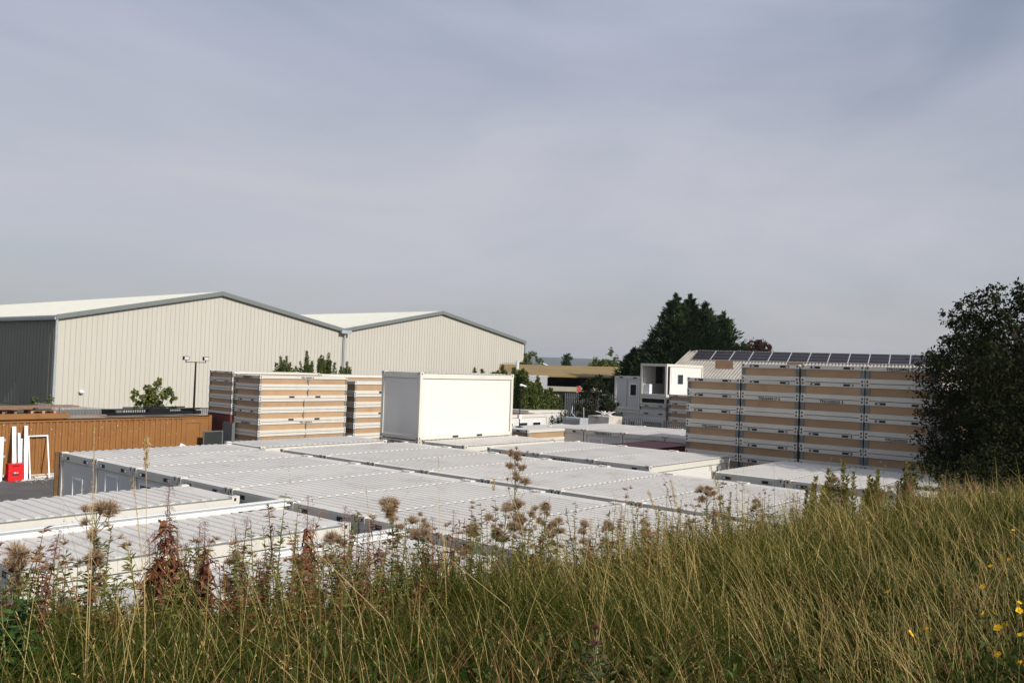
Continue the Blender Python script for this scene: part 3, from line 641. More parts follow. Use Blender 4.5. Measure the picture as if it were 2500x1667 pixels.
# ------------------------------------------------------------------ white office cabins beyond the white box
t = simple_cabin('office_cabin', 30.1, 8.2, -2.8, 2.82, 'white office cabin with three small dark windows right of the upper white box', lx=6.0, ly=3.0)
for a_ in (1.3, 2.85, 4.3): win(t, .04, a_, a_+.95, 1.3, 2.32, face='-y')
s = MB(); s.box(.2, 5.0, .4, 2.8, 2.83, 2.85); s.build('roof_felt', M['rust'], t)
t = simple_cabin('office_cabin', 37.1, 10.8, -2.8, 2.86, 'farther white office cabin end with a pale shutter, right of the windowed one', lx=4.8, ly=2.6)
win(t, .04, .9, 2.3, 1.2, 2.3, True, face='-y')
t = empty('camera_mast', (24.0, .75, 0.0)); tag(t, 'thin black mast with a white security camera and a small white box', 'camera mast')
s = MB(); s.tube([(0, 0, 0), (0, 0, 2.25)], .025, 6).box(-.15, .15, -.15, .15, 0, .04); s.build('mast', M['black'], t)
s = MB(); s.ball((0, -.02, 2.27), .07).tube([(0, 0, 2.3), (.28, -.16, 2.2)], .045, 8); s.build('camera', M['upvc'], t); s = MB(); s.box(-.13, .08, -.1, .06, .45, .68); s.build('control_box', M['upvc'], t)
t = empty('ribbed_tank_box', (32.9, 3.1, -2.8)); tag(t, 'small grey ribbed steel box beside the white office cabins', 'steel box')
s = MB(); s.box(0, .9, 0, 1.4, 0, 2.9); s.build('body', M['pipe'], t); s = MB(); [s.box(-.03, 0, k*.2, k*.2+.08, .1, 2.85) for k in range(7)]; s.build('ribs', M['palisade'], t); s = MB(); s.tube([(0, .3, 2.9), (.3, .9, 3.2), (.5, 1.0, 3.6)], .02).tube([(.4, 0, 2.9), (.35, 0, 3.6)], .02); s.build('bent_rods', M['alu'], t)
t = empty('skip', (35.6, 2.9, -2.8)); tag(t, 'weathered white metal skip heaped with scrap in front of the palisade', 'skip')
s = MB(); s.prism([(0, 0), (1.3, 0), (1.5, 2.95), (-.2, 2.95)], 'x', 0, 1.6); s.build('body', mat('peeling white steel', (.5, .47, .42), .8, .15, 2, stain=(.16, .08, .04), stain_amt=.9, stain_scale=1.5), t)
s = MB(); [s.tube([(random.uniform(.2, 1.4), random.uniform(0, 1.2), 2.9), (random.uniform(0, 1.5), random.uniform(0, 1.3), 3.25)], .03, 5) for k in range(16)]; s.build('scrap', M['debris'], t)
# ------------------------------------------------------------------ ochre roofed shed, trailer, tanks
def obb(name, p0, p1, depth, z0, z1, m, parent=None):
    s = MB(); p0 = Vector(p0); p1 = Vector(p1); d = (p1-p0).normalized(); n = Vector((-d.y, d.x)) ; n = n if n.dot(Vector((cf.x, cf.y))) > 0 else -n
    q = [p0, p1, p1+n*depth, p0+n*depth]; s.prism([(v.x, v.y) for v in q], 'z', z0, z1); return s.build(name, m, parent)
t = empty('open_shed', (0, 0, 0)); tag(t, 'long dark open-fronted shed with a mossy ochre roof', 'shed')
p0, p1 = Vector((60.5, 33.2)), Vector((71.5, 20.2)); d = (p1-p0).normalized(); n = Vector((-d.y, d.x)); n = n if n.dot(Vector((cf.x, cf.y))) > 0 else -n
s = MB(); q0 = p0-d*1; q1 = p1+d*1
A_ = [q0-n*.6, q1-n*.6, q1+n*12, q0+n*12]; zs = (2.42, 2.55, 3.75, 3.60)
s.add([(A_[i].x, A_[i].y, zs[i]) for i in range(4)]+[(A_[i].x, A_[i].y, zs[i]-.16) for i in range(4)], [(0, 1, 2, 3), (7, 6, 5, 4), (0, 4, 5, 1), (1, 5, 6, 2), (3, 2, 6, 7), (0, 3, 7, 4)]); s.build('roof', M['ochre'], t)
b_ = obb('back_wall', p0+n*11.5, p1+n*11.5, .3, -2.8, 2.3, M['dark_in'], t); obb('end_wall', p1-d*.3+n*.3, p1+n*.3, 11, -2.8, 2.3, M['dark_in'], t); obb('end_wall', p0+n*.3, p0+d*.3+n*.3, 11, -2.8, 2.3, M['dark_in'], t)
for k in range(5):
    c_ = p0+(p1-p0)*(k/4); s = MB(); s.tube([(c_.x, c_.y, -2.8), (c_.x, c_.y, 2.4)], .12, 6); s.build('post', M['black'], t)
f0 = p0+d*1.2+n*6; s = MB(); s.tube([(f0.x, f0.y, 2.9), (f0.x, f0.y, 4.0)], .2, 10); s.build('flue', M['alu'], t)
t = empty('gabled_shed', (0, 0, 0)); tag(t, 'ochre gable roof peeking up behind the open shed', 'shed')
s = MB(); s.add([(79, 50, 3.8), (82.6, 45.6, 3.85), (84.2, 44, 3.0), (84.2, 44, -2.8), (79, 50, -2.8), (86, 56, 3.8), (89.6, 51.6, 3.85), (91.2, 50, 3.0)], [(0, 5, 6, 1), (1, 6, 7, 2)]); s.build('roof', M['ochre'], t)
s = MB(); s.prism([(79, 50), (84.2, 44), (91, 50), (86, 56)], 'z', -2.8, 2.95); s.build('wall', M['dark_in'], t)
s = MB(); s.tube([(82.6, 45.5, 3.9), (84.25, 43.9, 3.05)], .08, 5); s.build('verge', M['upvc'], t)
t = empty('lorry_trailer', (0, 0, 0)); tag(t, 'grey box trailer lettered with a dark U, parked before the shed', 'trailer')
obb('box_body', (49.0, 23.6), (51.6, 20.45), 6, .75, 2.42, M['grey'], t); obb('top_rail', (48.95, 23.55), (51.7, 20.35), 6.2, 2.43, 2.5, M['alu'], t); obb('lower_skirt', (49.2, 23.5), (51.55, 20.6), 5.8, -.4, .74, M['grey'], t)
d2 = (Vector((51.6, 20.45))-Vector((49.0, 23.6))).normalized(); nn = Vector((cf.x, cf.y)).normalized()
for k in range(9): c_ = Vector((50.1, 22.26))+d2*(k*.22); obb('rope_hook', c_-nn*.04, c_+d2*.1-nn*.04, .02, .95, 1.02, M['black'], t)
for (a_, b2, z0_, z1_) in ((0, .07, 1.55, 2.05), (.3, .37, 1.55, 2.05), (.05, .32, 1.48, 1.56)): c_ = Vector((50.12, 22.24)); obb('letter_stroke', c_+d2*a_-nn*.05, c_+d2*b2-nn*.05, .03, z0_, z1_, M['text'], t)
for k, w_ in enumerate((.2, 1.9)):
    s = MB(); c_ = Vector((49.6, 23.0))+d2*w_; s.tube([(c_.x, c_.y, -2.3), (c_.x+nn.x*.4, c_.y+nn.y*.4, -2.3)], .5, 12); s.build('wheel', M['black'], t)
obb('chassis', (49.2, 23.4), (51.4, 20.75), 5.5, -1.9, -.42, M['black'], t)
for k, off in enumerate((0, 1.15)):
    c_ = Vector((41.4, 13.95))+Vector((.64, -.76))*off; t = empty('tank', (c_.x, c_.y, .1)); tag(t, ['white liquid tank in a wire cage, left of the pair beside the green bush', 'white liquid tank in a wire cage, right of the pair below the trailer'][k], 'tank', 'caged white tanks'); t.rotation_euler = (0, 0, -.87)
    s = MB(); s.box(.05, .95, .05, .95, .12, 1.02); s.build('bottle', mat('translucent tank plastic', (.6, .62, .62), .5, .1, 3), t)
    s = MB(); [s.box(k2*.19, k2*.19+.025, -.02, 0, .1, 1.08) for k2 in range(6)]; [s.box(0, 1, -.03, -.02, .15+k2*.3, .17+k2*.3) for k2 in range(4)]; [s.box(-.02, 0, k2*.19, k2*.19+.025, .1, 1.08) for k2 in range(6)]; s.build('cage', M['palisade'], t)
    s = MB(); s.box(0, 1, 0, 1, 0, .1); s.build('pallet_base', M['wood'], t)
    s = MB(); s.box(.0, 1.0, 0, 1, -2.9, -.005); s.build('stand', M['palisade_dark'], t)
t = empty('flatbed_trailer', (0, 0, 0)); tag(t, 'low flatbed trailer load standing in the shade of the open shed', 'trailer'); obb('deck', (55.6, 23.6), (58.9, 19.7), 2.4, 1.0, 1.42, mat('dull cream load', (.35, .33, .24), .8, .1), t); obb('chassis', (55.6, 23.6), (58.9, 19.7), 2.3, -2.2, .98, M['black'], t)
t = empty('warning_board', (56.75, 20.5, 0)); tag(t, 'red and white striped warning board at the back of a parked vehicle', 'warning board')
obb('board', (-.14, .165), (.14, -.165), .04, .95, 1.58, M['grey'], t)
s = MB(); 
for k in range(3): 
    z = .97+k*.2; s.add([(-.14-.03, .165-.03, z+.16), (.14-.03, -.165-.03, z-.01), (.14-.03, -.165-.03, z+.1), (-.14-.03, .165-.03, z+.27)], [(0, 1, 2, 3)])
s.build('red_stripes', M['red'], t); obb('post', (-.05, .06), (.05, -.06), .04, -2.8, .94, M['black'], t)
t = empty('van', (61.0, 22.0, -2.8)); tag(t, 'pale grey van with rounded roof parked in the shade by the shed', 'van'); t.rotation_euler = (0, 0, -.87)
s = MB(); s.prism([(-1.3, .5), (2.6, .5), (2.6, 2.4), (2.0, 3.1), (1.0, 4.0), (-.9, 4.15), (-1.3, 3.9)], 'y', 0, 1.9); s.build('body', mat('pale van paint', (.45, .46, .47), .4, .05), t)
s = MB(); s.box(-.8, .8, -.012, 0, 3.1, 3.8); s.build('window', M['glass'], t)
for xx in (-.6, 1.8): s = MB(); s.tube([(xx, -.03, .45), (xx, .25, .45)], .42, 12); s.build('wheel', M['black'], t)
# ------------------------------------------------------------------ solar shed behind the wall
t = empty('solar_shed', (0, 0, 0)); tag(t, 'low shed with a corrugated roof and one long row of solar panels', 'shed')
r0 = Vector((65.05, 12.3, 5.5)); dr = Vector((.452, -.891, .006)).normalized(); Ln = 30.0; r1 = r0+dr*Ln; SL = 6.2; dn = Vector((-.835, -.424, -.35)).normalized(); nrm = dr.cross(dn).normalized(); nrm = nrm if nrm.z > 0 else -nrm
s = MB(); pts = []; x = -.6; amp = .06
while x < Ln: pts += [(x, 0), (x+.07, amp), (x+.15, amp), (x+.22, 0)]; x += .30
vs = []
for L_ in (0, SL*1.25):
    for a_, h_ in pts: vs.append(r0+dr*(a_-.30*L_)+dn*L_+nrm*h_)
k = len(pts); s.add(vs, [(i, i+1, k+i+1, k+i) for i in range(k-1)]); s.build('corrugated_roof', M['fibre'], t)
for (a0, a1, b0, b1) in ((2.0, 3.6, 3.1, 5.2), (8.6, 10, 3.1, 4.6)):
    s = MB(); vs = [r0+dr*a_+dn*b_+nrm*.07 for a_, b_ in ((a0, b0), (a1, b0), (a1, b1), (a0, b1))]; s.add(vs, [(0, 1, 2, 3)]); s.build('rusty_sheet', M['rust'], t)
PW = 1.78
for i in range(int(Ln/PW)):
    a0 = .35+i*PW; fr = MB(); cl = MB()
    def P_(a_, b_, h_): return r0+dr*(a_-.22*b_)+dn*b_+nrm*h_
    def slab(mb, a0, a1, b0, b1, h0, h1):
        q = [P_(a0, b0, h0), P_(a1, b0, h0), P_(a1, b1, h0), P_(a0, b1, h0), P_(a0, b0, h1), P_(a1, b0, h1), P_(a1, b1, h1), P_(a0, b1, h1)]
        mb.add(q, [(0, 3, 2, 1), (4, 5, 6, 7), (0, 1, 5, 4), (1, 2, 6, 5), (2, 3, 7, 6), (3, 0, 4, 7)])
    slab(fr, a0, a0+PW-.015, .3, 3.05, .10, .14)
    f = fr.build('solar_panel', M['alu'], t)
    for r_ in range(3): slab(cl, a0+.035, a0+PW-.05, .34+r_*.905, .34+r_*.905+.875, .142, .146)
    cl.build('cells', M['solar'], f)
eA = r0+dn*(SL*1.25); eB = r1+dn*(SL*1.25)
s = MB(); s.prism([(eA.x, eA.y), (eB.x, eB.y), (r1.x+2, r1.y+1), (r0.x+2, r0.y+1)], 'z', -2.8, 2.2); s.build('wall', M['fibre'], t)
# ------------------------------------------------------------------ trees
def blob_tree(name, base, h, centers, leafn, lsize, lm, label, group=None, trunk_r=.15, cat='tree', up=.0, asp=.55):
    """centers: list of (x,y,z,r) relative to base; leaves gather in clumps in and around each blob"""
    t = empty(name, base); tag(t, label, cat, group)
    s = MB(); top = max(c[2] for c in centers)*.9; s.tube([(0, 0, -.2), (.05*h*.2, 0, h*.3), (0, 0, top*.9)], [trunk_r, trunk_r*.75, trunk_r*.25], 7)
    for c in centers:
        st = Vector((0, 0, max(.3, c[2]*.55))); en = st+(Vector(c[:3])-st)*.82; mid = (st+en)/2+Vector((0, 0, -.1*c[3])); s.tube([st, mid, en], [trunk_r*.5, trunk_r*.3, trunk_r*.1], 5)
    s.build('trunk', M['bark'], t)
    tot = sum(c[3]**2 for c in centers); pts = []; vals = []
    for c in centers:
        n_ = int(leafn*c[3]**2/tot); k = max(6, int(n_/22)); d = unit(k); rr = c[3]*(rng.uniform(.55, 1.12, k))[:, None]; cc = np.array(c[:3])+d*rr*np.array([1, 1, .9]); v0 = rng.uniform(0, .6, k)
        idx = rng.integers(0, k, n_); pts.append(cc[idx]+rng.normal(size=(n_, 3))*c[3]*.13); vals.append(np.clip(v0[idx]+rng.uniform(0, .4, n_), 0, 1))
    pts = np.concatenate(pts); vals = np.concatenate(vals); V, F, va = leaves(pts, lsize, asp=asp, val=vals)
    np_mesh('crown', [(V, F, va, 0)], L[lm], t)
    return t
def rblobs(n, rx, ry, z0, z1, r0, r1, shape=lambda t: 1):
    out_ = []
    for i in range(n):
        tt = random.random(); z = z0+(z1-z0)*tt; k = shape(tt); a_ = random.uniform(0, 6.283); q = math.sqrt(random.random()); out_.append((rx*k*q*math.cos(a_), ry*k*q*math.sin(a_), z, random.uniform(r0, r1)))
    return out_
# big dark tree at the right
lat = lambda l_, z_, r_, d_=0: ((l_*1.05+.14)*cr.x*1.015+d_*cf.x, (l_*1.05+.14)*cr.y*1.015+d_*cf.y, z_*.91+1.2, r_)
cs = [lat(*q) for q in ((-3.45, 4.35, .38), (-3.1, 4.6, .5), (-3.0, 3.9, .5), (-2.7, 5.1, .5), (-2.75, 5.6, .3), (-2.3, 5.5, .5), (-2.0, 5.9, .4), (-1.55, 6.0, .4), (-1.2, 6.25, .3), (-.95, 6.45, .3), (-.6, 6.1, .5), (-2.45, 5.95, .22), (-1.7, 6.4, .2), (-.9, 6.8, .2), (.1, 6.75, .22), (-3.3, 5.05, .2), (-3.75, 4.5, .2), (-3.2, 5.75, .35), (-2.95, 6.1, .3), (-2.6, 6.3, .38), (-2.2, 6.55, .38), (-1.85, 6.85, .3), (-2.7, 5.5, .6), (-2.1, 5.9, .7), (-1.4, 6.3, .7), (-.7, 6.5, .7), (0, 6.6, .8), (-1.1, 7.0, .28), (.7, 7.0, .5), (.7, 6.9, .25), (-.2, 6.3, .4), (.3, 6.2, .6), (1.0, 6.4, .6), (-3.3, 1.5, .5), (-3.5, .6, .5), (-3.2, -.3, .6), (-3.0, -1.0, .6))]
for z_ in np.arange(-1.4, 5.6, .7):
    for l_ in np.arange(-2.45, 3.2, .85):
        if z_ > 4.6 and l_ < -2.2: continue
        for d_ in (-1.3, .3, 1.8): cs.append(lat(l_+random.uniform(-.25, .25), z_+random.uniform(-.3, .3), random.uniform(.7, .95), d_*(.6 if z_ > 4.4 else 1)))
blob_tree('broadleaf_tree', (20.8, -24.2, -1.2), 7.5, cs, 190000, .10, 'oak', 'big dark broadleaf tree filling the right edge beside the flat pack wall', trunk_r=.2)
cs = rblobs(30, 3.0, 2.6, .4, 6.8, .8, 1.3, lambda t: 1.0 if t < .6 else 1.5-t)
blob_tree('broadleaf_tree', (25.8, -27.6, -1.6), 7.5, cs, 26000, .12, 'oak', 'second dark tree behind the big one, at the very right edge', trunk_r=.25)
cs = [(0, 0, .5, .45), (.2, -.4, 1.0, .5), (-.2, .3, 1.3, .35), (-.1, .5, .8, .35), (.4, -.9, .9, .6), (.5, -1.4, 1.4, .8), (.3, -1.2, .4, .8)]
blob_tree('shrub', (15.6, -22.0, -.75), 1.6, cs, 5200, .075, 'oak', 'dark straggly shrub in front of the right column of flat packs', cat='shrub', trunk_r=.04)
# maple behind the brown container
cs = [(0, 0, 2.9, .75), (.25, 0, 3.7, .35), (.35, 0, 4.1, .2), (-1.0, 0, 2.7, .45), (-1.4, 0, 3.2, .3), (-1.55, 0, 2.8, .28), (-.5, 0, 3.4, .4), (.8, 0, 3.1, .45), (1.2, .1, 3.2, .35), (1.35, 0, 2.7, .3), (-.8, 0, 2.1, .5), (.4, .2, 2.2, .6), (1.3, 0, 2.0, .35), (-.3, -.1, 2.5, .6)]
blob_tree('maple_tree', (20.1, 33.5, -2.8), 3.4, cs, 2300, .20, 'maple', 'small maple tree with pale green leaves behind the brown container', asp=.75, trunk_r=.07)
cs = [(0, 0, 1.7, .4), (-.5, 0, 1.5, .3), (.4, 0, 1.9, .3), (.1, 0, 2.2, .2)]
blob_tree('shrub', (16.6, 29.5, -2.8), 2, cs, 900, .17, 'maple', 'low leafy shrub left of the small maple tree by the fence', cat='shrub', asp=.7, trunk_r=.04)
for k, (x, y) in enumerate(((12.8, 33), (13.9, 33.2))):
    blob_tree('shrub', (x-.3, y+3, -2.8), 2, [(0, 0, 2.2, .35), (.1, 0, 2.6, .22), (-.2, 0, 1.8, .4)], 500, .14, 'bush', ['yellowish weed shrub against the dark warehouse wall, left one', 'yellowish weed shrub against the dark warehouse wall, right one'][k], cat='shrub', trunk_r=.03)
def spiky_bush(base, spikes, n, lab, lsize=.13):
    t = empty('shrub', base); tag(t, lab, 'shrub'); s = MB(); pts = []; dirs = []
    spikes = [(x+random.uniform(-1, 1)*r*.8, y+random.uniform(-1, 1)*r*.6, h*random.uniform(.80, 1.03), r*random.uniform(.22, .5)) for (x, y, h, r) in spikes for _ in range(7)]; n = n*.42
    for (x, y, h, r) in spikes:
        s.tube([(x*.5, y*.5, 0), (x*.85, y, h*.55), (x, y, h)], [.04, .02, .006], 5)
        m_ = int(n*h*r); q = rng.uniform(.25, 1.0, m_)**.8; a_ = rng.uniform(0, 6.283, m_); rr = r*np.clip(1.02-q, 0, 1)**.6*np.sqrt(rng.uniform(0, 1, m_))*1.05+.02
        pts.append(np.stack([x*(.5+.5*q)+rr*np.cos(a_), y+rr*np.sin(a_), h*q], 1)); dirs.append(np.stack([np.cos(a_)*.6, np.sin(a_)*.6, np.full(m_, .9)], 1))
    s.build('stems', M['bark'], t); P = np.concatenate(pts); Dd = np.concatenate(dirs); V, F, va = leaves(P, lsize, updir=Dd, jitter=1.0, asp=.5); np_mesh('foliage', [(V, F, va, 0)], L['bush'], t)
spiky_bush((29.6, 30.5, -2.8), [(-1.1, 0, 5.3, .8), (-.6, 0, 5.6, .9), (-.05, 0, 6.3, .8), (.5, .1, 5.8, .8), (.95, 0, 5.4, .7), (-1.5, 0, 5.0, .6)], 800, 'pointed green bush rising behind the sunlit flat packs, left one')
spiky_bush((32.8, 30.5, -2.8), [(-1.5, 0, 6.0, .8), (-1.0, 0, 6.7, .85), (-.4, 0, 6.2, .9), (.1, 0, 6.0, .9), (.6, 0, 6.3, .8), (1.0, 0, 6.6, .8), (1.4, 0, 5.9, .7)], 800, 'larger pointed green bush behind the sunlit flat packs, middle one')
spiky_bush((35.4, 30.5, -2.8), [(-.7, 0, 5.3, .5), (0, 0, 6.0, .55), (.5, 0, 5.6, .5), (1.2, 0, 5.1, .35), (-.2, 0, 5.4, .7)], 750, 'thin pointed green bush by the valley downpipe, right one')
spiky_bush((39.7, 13.2, -2.8), [(-1.7, 1.4, 5.7, 1.3), (-1.1, 1.0, 6.2, 1.3), (-.6, .5, 5.9, 1.5), (0, 0, 5.6, 1.6), (.5, -.4, 5.2, 1.4), (1.0, -.9, 4.6, 1.3), (1.5, -1.5, 3.9, 1.1), (-.5, 0, 4.8, 1.7), (.4, -.2, 4.4, 1.7), (-2.1, 1.9, 5.5, 1.0), (-2.9, 2.6, 5.9, .6)], 900, 'dense green bush right of the upper white box', .17)
def conifer(base, h, r, n, lab, dens=1.3):
    r *= 2.05; n = int(n*3.2)
    t = empty('conifer_tree', base); tag(t, lab, 'tree', 'tall dark conifers behind the open cabin'); s = MB(); s.tube([(0, 0, -.2), (0, 0, h*.97)], [.25, .03], 7); s.build('trunk', M['bark'], t)
    nb = int(1000*dens); q = 1-.95*np.sqrt(rng.uniform(0, 1, nb)); a_ = rng.uniform(0, 6.283, nb); R_ = r*(1-q)**.82*rng.uniform(.74, 1.12, nb)+.04
    pts = []; ds = []; vals = []
    for i in range(nb):
        m_ = max(8, int(n/nb)); tt = rng.uniform(.25, 1, m_); d = np.array([math.cos(a_[i]), math.sin(a_[i]), 0]); tip = .35*R_[i]
        c = np.outer(tt*R_[i], d); c[:, 2] = h*q[i]-.25*R_[i]*tt+tip*tt**2; c += rng.normal(size=(m_, 3))*np.array([.13, .13, .10])*(.6+R_[i]*.25)
        pts.append(c); ds.append(np.tile(d*.9+np.array([0, 0, .55]), (m_, 1))); vals.append(np.clip(rng.uniform(0, .7)+rng.uniform(-.1, .3, m_), 0, 1))
    for k_ in range(5):
        m_ = 320; tt = rng.uniform(0, 1, m_); ax, ay = (0, 0) if k_ == 0 else (random.uniform(-.16, .16)*r, random.uniform(-.16, .16)*r); hh = h*(1.01 if k_ == 0 else random.uniform(.84, .95)); a_ = rng.uniform(0, 6.283, m_); rr = (1-tt)*.95*np.sqrt(rng.uniform(0, 1, m_))+.03
        pts.append(np.stack([ax+rr*np.cos(a_), ay+rr*np.sin(a_), hh-2.4*(1-tt)], 1)); ds.append(np.stack([np.cos(a_)*.5, np.sin(a_)*.5, np.ones(m_)], 1)); vals.append(rng.uniform(.1, .8, m_))
    P = np.concatenate(pts); Dd = np.concatenate(ds); V, F, va = leaves(P, .34, updir=Dd, jitter=.35, asp=.28, val=np.concatenate(vals)); np_mesh('crown', [(V, F, va, 0)], L['conifer'], t)
conifer((66.2, 15.3, -2.8), 13.9, 3.3, 17000, 'tallest conifer on the left of the dark clump, pointed tip')
conifer((67.4, 14.3, -2.8), 13.9, 3.0, 14000, 'conifer just right of the tallest one, equally pointed')
conifer((68.6, 13.2, -2.8), 13.2, 3.0, 14000, 'conifer on the right shoulder of the dark clump')
conifer((70.4, 12.0, -2.8), 12.3, 3.1, 12000, 'rightmost and lower conifer of the dark clump')
conifer((64.9, 17.3, -2.8), 9.7, 2.6, 12000, 'shorter conifer standing in front of the clump on the left')
conifer((64.6, 19.2, -2.8), 8.3, 2.2, 9000, 'lowest conifer at the left foot of the clump')
# far trees
cs = rblobs(12, .8, .8, 4.6, 7.9, .35, .75, lambda t: 1.1-t*.7)
blob_tree('pine_tree', (101.0, 55.0, -2.8), 8, cs, 3000, .32, 'conifer', 'lone dark pine against the distant hill', trunk_r=.15, asp=.3)
cs = rblobs(26, 4.2, 3, 4.5, 6.9, .9, 1.5, lambda t: 1.1-.5*t)+[(0, 0, 8.6, .5), (.2, -.3, 9.1, .4)]
blob_tree('broadleaf_tree', (97, 44.0, -2.8), 8, cs, 9000, .34, 'bush', 'wide rounded tree between the lone pine and the conifers')
cs = rblobs(12, 1.4, 1.4, 3.5, 8.3, .6, 1.0, lambda t: 1.2-.6*t)+[(1.2, -1.2, 7.2, .6)]
blob_tree('broadleaf_tree', (96.9, 59.8, -2.8), 8, cs, 3500, .3, 'bush', 'grey green tree just right of the farther warehouse corner')
cs = rblobs(14, 2.6, 2.6, 7.6, 10.2, .6, 1.0, lambda t: 1.1-.55*t)
blob_tree('copper_tree', (92.8, 18.1, -2.8), 9, cs, 3500, .3, 'copper', 'reddish copper tree top above the solar panels')
cs = rblobs(16, 1.2, 1.2, .6, 5.4, .4, .9, lambda t: .6+.8*math.sin(t*3.1))
blob_tree('broadleaf_tree', (43.2, 8.85, -2.8), 6, cs, 7000, .15, 'oak', 'very dark small tree left of the two-storey grey cabins', trunk_r=.08)
for k, (x, y, h) in enumerate(((38.3, 9.6, 3.0), (39.6, 8.0, 2.9), (40.8, 6.6, 2.6), (37.8, 6.0, 2.3), (41.5, 8.5, 3.4))):
    cs = rblobs(9, 1.1, 1.1, .3, h, .35, .75); blob_tree('shrub', (x, y, -2.8), h, cs, 2600, .12, 'oak', ['dark scrub bush below the caged tanks', 'dark scrub bush in the middle of the shaded gap', 'dark scrub bush beside the palisade end', 'low scrub bush behind the ribbed steel box', 'tall dark scrub bush under the warning board'][k], cat='shrub', trunk_r=.04)
# ------------------------------------------------------------------ grass on the bank
def wedge(n, dmin, dmax, vmin=-1.2, vmax=7.0, a0=.05, a1=1.38, dens_pow=1.0):
    """random points on the bank, thinning with distance"""
    out_x = []; out_y = []; tot = 0
    while tot < n:
        m_ = n*3; u_ = rng.uniform(0, 1, m_); d = dmin*(dmax/dmin)**u_ if dens_pow == 1 else dmin+(dmax-dmin)*u_; a_ = rng.uniform(a0, a1, m_); x = d*np.cos(a_); y = d*np.sin(a_)
        k = (y > vmin) & (y < vmax); out_x.append(x[k]); out_y.append(y[k]); tot += k.sum()
    x = np.concatenate(out_x)[:n]+CAM.x; y = np.concatenate(out_y)[:n]+CAM.y; return x, y
def blades(x, y, h, w, lean, val, K=5, bend=1.0, wind=(-.28, .10), splay=None):
    wf = np.clip(.25+(x-CAM.x)/9, .25, 1.0)*rng.uniform(.4, 1.5, len(x)); wind = (wind[0]*wf, wind[1]*wf)
    n = len(x); z = Gz(x, y); t = np.linspace(0, 1, K); a_ = rng.uniform(0, 6.283, n); ld = np.stack([np.cos(a_)*lean+wind[0]*h*1.0, np.sin(a_)*lean+wind[1]*h, np.zeros(n)], 1)
    if splay is not None: ld[:, :2] += np.clip(splay, -.35, .35)
    P = np.zeros((n, K, 3)); P[:, :, 0] = x[:, None]+ld[:, 0:1]*t**1.7*bend; P[:, :, 1] = y[:, None]+ld[:, 1:2]*t**1.7*bend
    hl = np.linalg.norm(ld, axis=1); P[:, :, 2] = z[:, None]+h[:, None]*(t-.18*(hl/np.maximum(h, .01))[:, None]*t**3)
    Wd = w[:, None]*(1-t**2*.92); s_ = rng.normal(size=(n, 3)); s_[:, 2] *= .1; s_ += np.array([cr.x, cr.y, 0])*1.2; s_ /= np.linalg.norm(s_, axis=1)[:, None]
    return ribbons(P, Wd, s_, val), P
def clumpval(x, y, s=1.0): return .5+.5*np.sin(x*1.9*s+np.sin(y*2.3*s)*1.5)*np.cos(y*1.4*s+np.sin(x*1.1*s))
parts = []
# short green under layer
x, y = wedge(60000, 1.5, 30); vv = y-CAM.y; uu = x-CAM.x
h = rng.uniform(.06, .26, len(x)); d_ = np.hypot(uu, vv)
(r_, P) = blades(x, y, h, .0025+.00035*d_+rng.uniform(0, .003, len(x)), rng.uniform(.02, .16, len(x)), np.clip(rng.normal(.25, .2, len(x)), 0, .75)); parts.append((*r_, 0))
# main grass
cx_, cy_ = wedge(4200, 1.5, 30); nc = len(cx_); cid = rng.integers(0, nc, 150000); cd = np.hypot(cx_-CAM.x, cy_-CAM.y); cr_ = rng.uniform(.03, .11, nc)*(1+cd*.05); off = rng.normal(size=(len(cid), 2))*cr_[cid][:, None]
loose = rng.uniform(0, 1, len(cid)) < .25; off[loose] *= 3.5; x = cx_[cid]+off[:, 0]; y = cy_[cid]+off[:, 1]; vv = y-CAM.y; uu = x-CAM.x; d_ = np.hypot(uu, vv)
tall = np.clip((vv-1.6)/1.6, 0, 1)*np.where(uu > 4, 1, .55); cl = clumpval(x, y); ch = rng.uniform(.5, 1.35, nc)[cid]; cv = rng.normal(0, .16, nc)[cid]
h = (.15+.34*tall*(.6+.6*cl))*rng.uniform(.55, 1.2, len(x))*ch; h *= np.where((vv < 1.9) & (uu > 4.0), .5, 1)
val = np.clip(.03+cv+.28*cl*rng.uniform(.3, 1.2, len(x))+.42*np.clip((vv-2.0)/2, 0, 1)*np.clip(uu/6, .25, 1)+rng.normal(0, .17, len(x)), 0, 1)
(r_, P) = blades(x, y, h, .0008+.00026*d_+rng.uniform(0, .0014, len(x)), h*rng.uniform(.05, .9, len(x)), val, splay=off/(cr_[cid][:, None]*2.2)*h[:, None]*.55); parts.append((*r_, 0))
# dead brown blades tangled in all directions
x, y = wedge(26000, 1.6, 26); vv = y-CAM.y; d_ = np.hypot(x-CAM.x, vv); h = rng.uniform(.08, .42, len(x))*np.clip(.5+vv/5, .5, 1)
(r_, P) = blades(x, y, h, .0013+.0003*d_+rng.uniform(0, .001, len(x)), h*rng.uniform(.3, 1.6, len(x)), rng.uniform(0, 1, len(x)), K=6, wind=(-.05, .02)); parts.append((*r_, 2))
